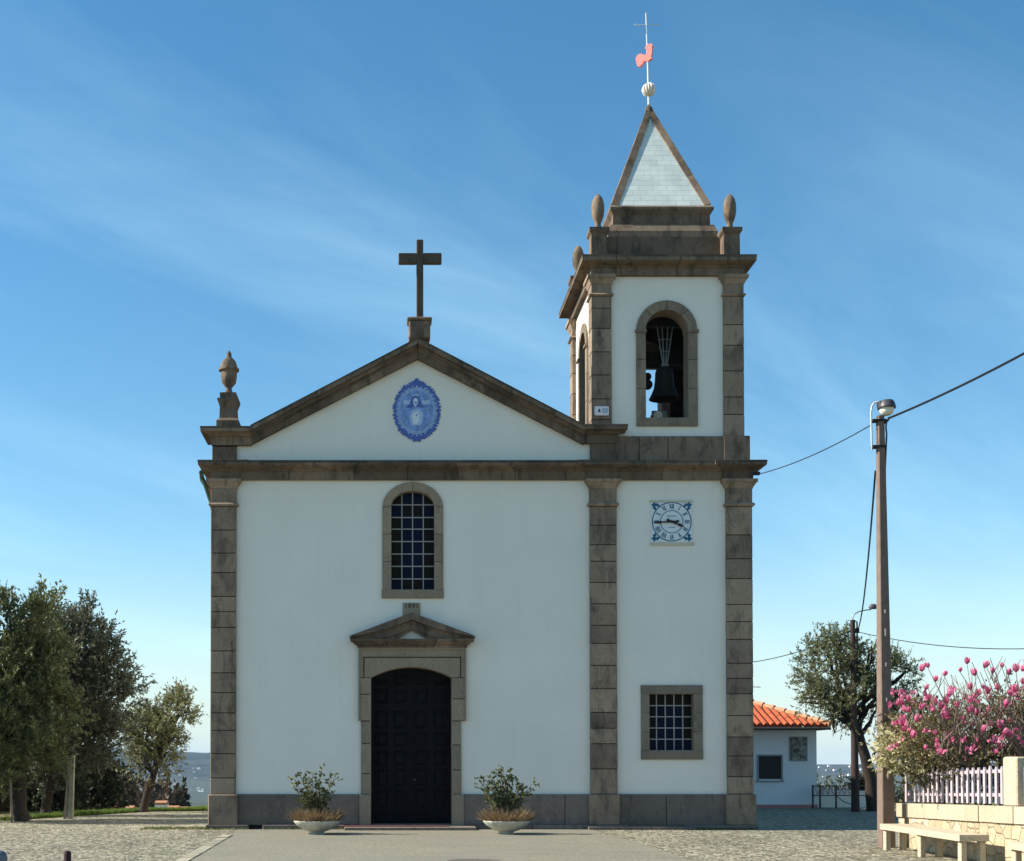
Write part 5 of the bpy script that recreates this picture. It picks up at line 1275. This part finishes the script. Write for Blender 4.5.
def wire(label, pts, r):
    mb = MB(); mb.tube(pts, r, 6); a = pts[0]; tag(mb.build('overhead_cable', CABLE, loc=tuple(a), smooth=True), label, 'cable')
topc = (tx_ + .13, PYc - .05, Z(419, PYc))
e = U(1180, 262, -14.0); wire('thick black cable rising to the right from the top of the concrete pole', lerpc(topc, (e[0], -14.0, e[1]), .12), .020)
wire('thin cable from the concrete pole to the corner of the church cornice', lerpc((xq, PYc, Z(424.6, PYc)), (XTo + .1, -.2, Z(473.5, -.3)), .10), .010)
wire('drooping cable from the concrete pole down to the tarred pole', lerpc((tx_ - .06, PYc + .1, Z(470, PYc)), (tx2 + .17, TY, Z(629, TY)), .55), .018)
e = U(1100, 644, 4.0); wire('thin cable running right from the tarred pole across the sky', lerpc((tx2 + .17, TY, Z(632, TY)), (e[0], 4.0, e[1]), .30), .013)
e = U(700, 664, 16.); wire('thin cable running left from the tarred pole behind the church', lerpc((tx2 - .08, TY, Z(631, TY)), (e[0], 16., e[1]), .35), .013)
mb = MB(); mb.box(XTo - .02, XTo + .12, -.35, -.25, Z(475, -.3), Z(472, -.3)); par(mb.build('cable_hook', BLACKM, church), ent)

# ------------------------------------------------------------ right wall, pickets, benches
def wl(Y): # face line of the wall (x) and its top
    t = (Y + 6.5) / -6.0; return 9.50 - .40 * t, .79 + .115 * t
gw = thing('stone_garden_wall', 'pale rubble stone wall with dressed coping carrying the picket fence', 'wall', (9.5, -6.5, 0))
ya, yb = -6.45, -19.0
(xa_, za_), (xb_, zb_) = wl(ya), wl(yb)
mb = MB(); ch = .25
mb.hexa([(xa_ + .03, ya, 0), (xb_ + .03, yb, 0), (xb_ + .35, yb, 0), (xa_ + .35, ya, 0), (xa_ + .03, ya, za_ - ch), (xb_ + .03, yb, zb_ - ch), (xb_ + .35, yb, zb_ - ch), (xa_ + .35, ya, za_ - ch)]); mb.build('rubble_masonry', RUBBLE, gw)
mb = MB(); y = ya; rg = random.Random(8)
while y > yb:
    ny = max(y - rg.uniform(.45, 1.1), yb); (p, zp_), (q_, zq_) = wl(y - .006), wl(ny + .006); j = rg.uniform(0, .012)
    mb.hexa([(p - j, y - .006, zp_ - ch + .003), (q_ - j, ny + .006, zq_ - ch + .003), (q_ + .38, ny + .006, zq_ - ch + .003), (p + .38, y - .006, zp_ - ch + .003), (p - j, y - .006, zp_), (q_ - j, ny + .006, zq_), (q_ + .38, ny + .006, zq_), (p + .38, y - .006, zp_)], rg.random()); y = ny
mb.build('coping', STONE_L, gw)
# pillar
pf = thing('stone_pillar', 'square pale stone pillar between the picket fence bays at the right edge', 'pillar', (wl(-11.5)[0] + .15, -11.5, wl(-11.5)[1]))
px_ = wl(-11.5)[0] + .02; mb = MB(); mb.bbox(px_, px_ + .26, -11.72, -11.3, wl(-11.3)[1] + .008, 1.61, .02, .8); mb.build('shaft', STONE_L, pf)
tag(pf.children[0]); 
# picket fences
def fence(yA, yB, label):
    x0_, z0_ = wl(yA); f = thing('picket_fence', label, 'fence', (x0_ + .1, yA, z0_), 'picket fence bays on the garden wall'); n = max(2, int(round((yA - yB) / .235)))
    mb = MB(); (xa_, za_), (xb_, zb_) = wl(yA), wl(yB)
    for dz_ in (.14, .50):
        mb.hexa([(xa_ + .15, yA, za_ + dz_), (xb_ + .15, yB, zb_ + dz_), (xb_ + .18, yB, zb_ + dz_), (xa_ + .18, yA, za_ + dz_), (xa_ + .15, yA, za_ + dz_ + .05), (xb_ + .15, yB, zb_ + dz_ + .05), (xb_ + .18, yB, zb_ + dz_ + .05), (xa_ + .18, yA, za_ + dz_ + .05)])
    mb.build('rail', PICKET, f)
    for i in range(n + 1):
        y = yA + (yB - yA) * i / n; x_, z_ = wl(y); mb = MB(); w_ = .035; h_ = .60 + random.uniform(-.01, .012)
        x_ += random.uniform(-.004, .004)
        mb.loft([[(x_ + .12, y - w_, z_ + .03), (x_ + .148, y - w_, z_ + .03), (x_ + .148, y + w_, z_ + .03), (x_ + .12, y + w_, z_ + .03)], [(x_ + .12, y - w_, z_ + h_ - .05), (x_ + .148, y - w_, z_ + h_ - .05), (x_ + .148, y + w_, z_ + h_ - .05), (x_ + .12, y + w_, z_ + h_ - .05)], [(x_ + .12, y - .006, z_ + h_), (x_ + .148, y - .006, z_ + h_), (x_ + .148, y + .006, z_ + h_), (x_ + .12, y + .006, z_ + h_)]], .5, True)
        mb.build('picket', PICKET, f)
fence(-6.6, -11.2, 'pink-white picket fence between the concrete pole and the stone pillar'); fence(-11.82, -14.8, 'end of picket fence right of the stone pillar, cut by the photo edge')
# benches
def bench(yA, yB, label, nleg=3):
    x0_ = 8.78 - .24 * ((-7.5 - yA) / 3.8); bl = thing('stone_bench', label, 'bench', (x0_, yA, 0), 'stone benches along the garden wall')
    xf = lambda y: 8.78 - .063 * (-7.5 - y)
    mb = MB(); h_ = .46; th = .095; w_ = .44
    mb.hexa([(xf(yA), yA, h_ - th), (xf(yB), yB, h_ - th), (xf(yB) + w_, yB, h_ - th), (xf(yA) + w_, yA, h_ - th), (xf(yA), yA, h_), (xf(yB), yB, h_), (xf(yB) + w_, yB, h_), (xf(yA) + w_, yA, h_)], .9); mb.build('seat', SLIT_L if False else STONE_L, bl)
    for i in range(nleg):
        y = yA - .12 + (yB + .12 - yA + .12) * i / (nleg - 1) if nleg > 1 else yA - .1
        for a in (.04, w_ - .12): mb = MB(); mb.bbox(xf(y) + a, xf(y) + a + .09, y - .06, y + .06, 0, h_ - th - .002, .01, .8); mb.build('leg', STONE_L, bl)
bench(-7.55, -11.3, 'long pale stone bench against the wall beside the concrete pole'); bench(-13.0, -16.5, 'second stone bench at the bottom right corner, cut by the photo edge', 3)

# ---- magnolia
mg = thing('magnolia', 'magnolia full of pink blossoms behind the picket fence', 'tree', (11.2, -8.6, .5)); rs_ = np.random.RandomState(51)
mb = MB(); tips = []
base = Vector((11.2, -8.6, .2))
def m_tip(px_, py_, Y_): return PT(px_, py_, Y_)
targets = [(967, 664), (992, 673), (984, 668), (900, 700), (908, 702), (912, 706), (925, 690), (935, 682), (928, 668), (944, 676), (930, 700), (953, 694), (906, 712), (916, 722), (902, 722), (960, 672), (975, 676), (1002, 668), (1008, 675), (1016, 672), (1022, 684), (1012, 690), (1005, 705), (1020, 700), (990, 700), (978, 696), (964, 700), (940, 705), (934, 712), (948, 720), (962, 725), (975, 716), (988, 712), (1001, 714), (1016, 718), (912, 740), (936, 735), (950, 742), (925, 750), (965, 747), (982, 732), (996, 742), (1012, 726), (1000, 728), (942, 755), (972, 728), (1018, 740), (958, 708), (921, 710), (1009, 695), (998, 690), (970, 690), (1026, 665), (1034, 680), (1045, 670), (1040, 700), (1050, 715), (1030, 720), (1060, 690)]
fine = [(952, 682), (947, 690), (965, 680), (972, 662), (980, 672), (985, 664), (990, 658), (963, 686), (969, 694), (955, 675)]
for px_, py_ in targets + fine:
    Y_ = rs_.uniform(-10.0, -7.4); e = m_tip(px_, py_, Y_); tips.append((e, (px_, py_) in fine))
hubs = [Vector((10.35, -8.3, 1.3)), Vector((10.9, -8.8, 1.4)), Vector((11.6, -8.6, 1.5)), Vector((11.9, -9.2, 1.5)), Vector((11.0, -8.0, 1.5)), Vector((11.9, -9.6, 1.2))]
for h in hubs: mb.tube([base, base.lerp(h, .5) + Vector((0, 0, -.1)), h], [.07, .05, .04], 7)
for e, f_ in tips:
    h = min(hubs, key=lambda q: (q - e).length); mid = h.lerp(e, .55) + Vector((rs_.uniform(-.08, .08), rs_.uniform(-.1, .1), -.12)); mb.tube([h, mid, e], [.020, .010, .005], 5)
    for _ in range(3):
        k = rs_.uniform(.4, .95); s0 = h.lerp(e, k); mb.tube([s0, s0 + Vector((rs_.uniform(-.25, .25), rs_.uniform(-.2, .2), rs_.uniform(.15, .4)))], [.009, .004], 4)
mb.build('branches', plain('magnolia_bark', (.24, .20, .16), .9, var=.2), mg)
# one blossom mesh: an upright cup of six petals
pb = MB()
for i in range(7):
    a = 2 * math.pi * i / 7 + (.2 if i % 2 else 0); c, s = math.cos(a), math.sin(a); op = .55 if i % 2 else .95
    rows = [(.006, 0, .012), (.03 * op + .012, .035, .028), (.042 * op + .01, .075, .026), (.05 * op + .004, .115, .004)]
    for j in range(3):
        (r0_, z0_, w0_), (r1_, z1_, w1_) = rows[j], rows[j + 1]
        P4 = [(r0_ * c + w0_ * s, r0_ * s - w0_ * c, z0_), (r0_ * c - w0_ * s, r0_ * s + w0_ * c, z0_), (r1_ * c - w1_ * s, r1_ * s + w1_ * c, z1_), (r1_ * c + w1_ * s, r1_ * s - w1_ * c, z1_)]
        pb.face(P4, .05 + .35 * j)
b0_ = pb.build('blossom', PETAL, mg, local=True, fixn=False, smooth=True); first = True; nb = 0
spots = [e for e, f_ in tips if not f_]
clus = [(898, 705), (905, 708), (903, 725), (925, 668), (970, 715), (1000, 728), (1012, 728), (938, 706), (985, 690), (1016, 690), (946, 722), (1006, 735), (1022, 675)]
for px_, py_ in clus:
    for _ in range(2): spots.append(m_tip(px_ + rs_.uniform(-4, 4), py_ + rs_.uniform(-5, 5), rs_.uniform(-10.2, -8.6)))
while len(spots) < 97: spots.append(m_tip(rs_.uniform(892, 1040), rs_.uniform(690, 755), rs_.uniform(-10.2, -8.4)))
for e in spots[:97]:
    o = b0_ if first else b0_.copy()
    if not first: sc.collection.objects.link(o); o.parent = mg
    first = False; o.location = e - Vector(mg['_w']); k = rs_.uniform(.6, 1.1); o.scale = (k * .9, k * .9, k * 1.15); o.rotation_euler = (rs_.uniform(-.5, .5), rs_.uniform(-.5, .5), rs_.uniform(0, 6))
S, D = crown_points(rs_, [blob(935, 735, -8.4, 38, 27), blob(985, 733, -8.6, 50, 32), (11.9, -9.6, 1.6, .8, .8, .7), blob(915, 722, -8.4, 20, 20), blob(1020, 715, -8.8, 22, 26)], 130, 8, .2, .6); P, Dv = twig_leaves(rs_, S, D, .26, 9)
leaf_object('leaves', MAGL, P, Dv, .06, .028, 5, mg)
P = []; D = []
for _ in range(85):
    c = m_tip(rs_.uniform(890, 1045), rs_.uniform(688, 762), rs_.uniform(-10.2, -7.6)); k = rs_.randint(4, 9)
    P.append(np.array(c) + rs_.normal(size=(k, 3)) * .018); D.append(rs_.normal(size=(k, 3)) * .45 + np.array([0, 0, .9]))
bo = leaf_object('blossoms', PETAL, mg and np.concatenate(P), np.concatenate(D), .085, .045, 6, mg); bo['kind'] = 'stuff'; bo['label'] = 'small pink buds scattered among the leaves'
# hedge mass behind and variegated shrub in front left
def shrub(name, label, blobs, m, seed, base, ncl, leafs=(.06, .035), per=12, tw=.22, clr=.16, stem=BARK):
    t = thing(name, label, 'shrub', base); rs_ = np.random.RandomState(seed); S, D = crown_points(rs_, blobs, ncl, 9, clr, .3); P, Dv = twig_leaves(rs_, S, D, tw, per); leaf_object('foliage', m, P, Dv, leafs[0], leafs[1], seed, t)
    mb = MB()
    for _ in range(7): b = blobs[rs_.randint(len(blobs))]; mb.tube([base, (b[0], b[1], b[2])], [.03, .012], 5)
    mb.build('stems', stem, t); return t
shrub('shrub', 'pale variegated shrub spilling over the fence beside the concrete pole', [blob(905, 748, -7.4, 22, 15), blob(918, 742, -7.6, 22, 16), blob(893, 743, -7.0, 10, 13), blob(888, 737, -7.0, 7, 6), blob(932, 752, -7.8, 18, 12)], PALEL, 81, (9.95, -7.6, .55), 85, (.075, .045))
shrub('shrub', 'dense dark green shrub behind the magnolia branches', [blob(925, 735, -6.9, 42, 34), blob(985, 740, -7.1, 60, 34), blob(960, 765, -8.2, 70, 20), blob(1030, 735, -8, 40, 38), blob(925, 788, -6.0, 40, 16), blob(985, 788, -7.2, 50, 18)], leafmat('bush_behind', (.03, .035, .012), (.13, .11, .05)), 82, (11, -7, .4), 190, (.07, .04))
mb = MB(); mb.hexa([(9.6, -6.4, 0), (9.2, -18, 0), (22, -18, 0), (22, -6.4, 0), (9.8, -6.6, .5), (9.4, -18, .6), (22, -18, .6), (22, -6.6, .5)]); tag(mb.build('garden_soil', SOIL), kind='structure')

# ------------------------------------------------------------ planters
def planter(px_, label):
    Yq = -2.3; x_ = X(px_, 828, Yq); p = thing('planter_bowl', label, 'planter', (x_, Yq, 0), 'concrete bowl planters by the door')
    mb = MB(); mb.lathe([(.19, 0), (.20, .02), (.15, .035), (.17, .055), (.30, .10), (.42, .18), (.49, .25), (.505, .28), (.49, .29), (.46, .28), (.44, .24), (.0, .22)], (x_, Yq, .005), 32); mb.build('bowl', BOWL, p, smooth=True)
    mb = MB(); mb.lathe([(.445, .245), (.40, .26), (.2, .275), (.0, .28)], (x_, Yq, .005), 20); mb.build('soil', SOIL, p); return x_, Yq
def pot_plant(x_, Yq, label, tips, seed, drylab):
    t = thing('potted_shrub', label, 'shrub', (x_, Yq, .27)); rs_ = np.random.RandomState(seed); mb = MB(); S = []; D = []
    for px_, py_ in tips:
        e = PT(px_, py_, Yq + rs_.uniform(-.25, .2)); st = Vector((x_ + rs_.uniform(-.06, .06), Yq, .27)); mid = st.lerp(e, .5) + Vector((rs_.uniform(-.04, .04), 0, .05)); mb.tube([st, mid, e], [.014, .010, .005], 5)
        for k in np.linspace(.45, 1., 5):
            for _ in range(3):
                S.append(st.lerp(e, k) + Vector(rs_.normal(size=3)) * .035); d = rs_.normal(size=3) + np.array([0, 0, .35]); D.append(d / np.linalg.norm(d))
    mb.build('stems', BARK_L, t); S = np.array(S); D = np.array(D); P, Dv = twig_leaves(rs_, S, D, .09, 5); leaf_object('leaves', SHRUBL, P, Dv, .085, .042, seed, t)
    n = 1100; a = rs_.uniform(0, 2 * math.pi, n); r_ = .44 * np.sqrt(rs_.uniform(0, 1, n)); P = np.stack([x_ + r_ * np.cos(a), Yq + r_ * np.sin(a), np.full(n, .265)], 1)
    D = np.stack([np.cos(a) * r_ * 2.2, np.sin(a) * r_ * 2.2, np.full(n, .8)], 1) + rs_.normal(size=(n, 3)) * .22
    o = leaf_object('dry_grass', DRY, P, D, .33, .012, seed + 1); o['kind'] = 'stuff'; o['label'] = drylab
x_, y_ = planter(317, 'shallow concrete bowl planter left of the church door')
pot_plant(x_, y_, 'leggy green potted shrub in the bowl left of the church door', [(294, 778), (300, 776), (297, 788), (312, 772), (307, 783), (322, 770), (320, 782), (332, 779), (335, 777), (328, 792), (308, 795), (315, 790), (302, 799), (324, 800), (318, 803), (310, 808)], 91, 'dry brown grass in the bowl left of the door')
x_, y_ = planter(506.5, 'shallow concrete bowl planter right of the church door')
pot_plant(x_, y_, 'bushy green potted shrub in the bowl right of the church door', [(481, 783), (485, 779), (484, 788), (490, 776), (496, 772), (503, 768), (511, 771), (514, 776), (500, 779), (493, 786), (505, 784), (520, 783), (524, 787), (532, 784), (518, 792), (512, 796), (523, 796), (487, 793), (499, 792), (507, 799)], 95, 'dry brown grass in the bowl right of the door')

# ------------------------------------------------------------ bottom left corner
p = G(68, 905); mb = MB(); bz = .62; pp_ = PT(67.5, 851, -DIST + 14.0)
mb.lathe([(.05, 0), (.05, .02), (.04, .05), (.04, pp_.z - .03), (.03, pp_.z), (.0, pp_.z + .005)], (pp_.x, pp_.y, 0), 14)
tag(mb.build('iron_bollard', plain('rusty_black', (.03, .012, .014), .7), loc=(pp_.x, pp_.y, 0), smooth=True), 'thin dark iron bollard at the bottom left of the square', 'bollard')
q_ = PT(-1, 850, -DIST + 13.4); mb = MB(); rr_ = .085
mb.lathe([(.07, 0), (.07, q_.z - .16), (.05, q_.z - .14), (.05, q_.z - .12)] + [(rr_ * math.sin(t), q_.z - .085 - rr_ * math.cos(t)) for t in [math.pi * (i + 1.5) / 10 for i in range(9)]], (q_.x, q_.y, 0), 18)
tag(mb.build('ball_topped_post', plain('violet_grey_paint', (.12, .12, .165), .6), loc=(q_.x, q_.y, 0), smooth=True), 'ball-topped violet grey post cut by the bottom left corner', 'post')
a = G(-140, 846); b = G(0, 846)

# ------------------------------------------------------------ haze
mb = MB(); mb.box(-6600, 6600, -420, 7700, -64, 95)
hm = bpy.data.materials.new('haze'); hm.use_nodes = True; nt = hm.node_tree; nt.nodes.clear(); o_ = N(nt, 'ShaderNodeOutputMaterial'); pv = N(nt, 'ShaderNodeVolumePrincipled')
pv.inputs['Color'].default_value = (.50, .72, 1, 1); pv.inputs['Density'].default_value = .00006; nt.links.new(pv.outputs[0], o_.inputs['Volume'])
hz = mb.build('haze', hm); hz['kind'] = 'stuff'

for o in bpy.data.objects:
    if '_w' in o: del o['_w']
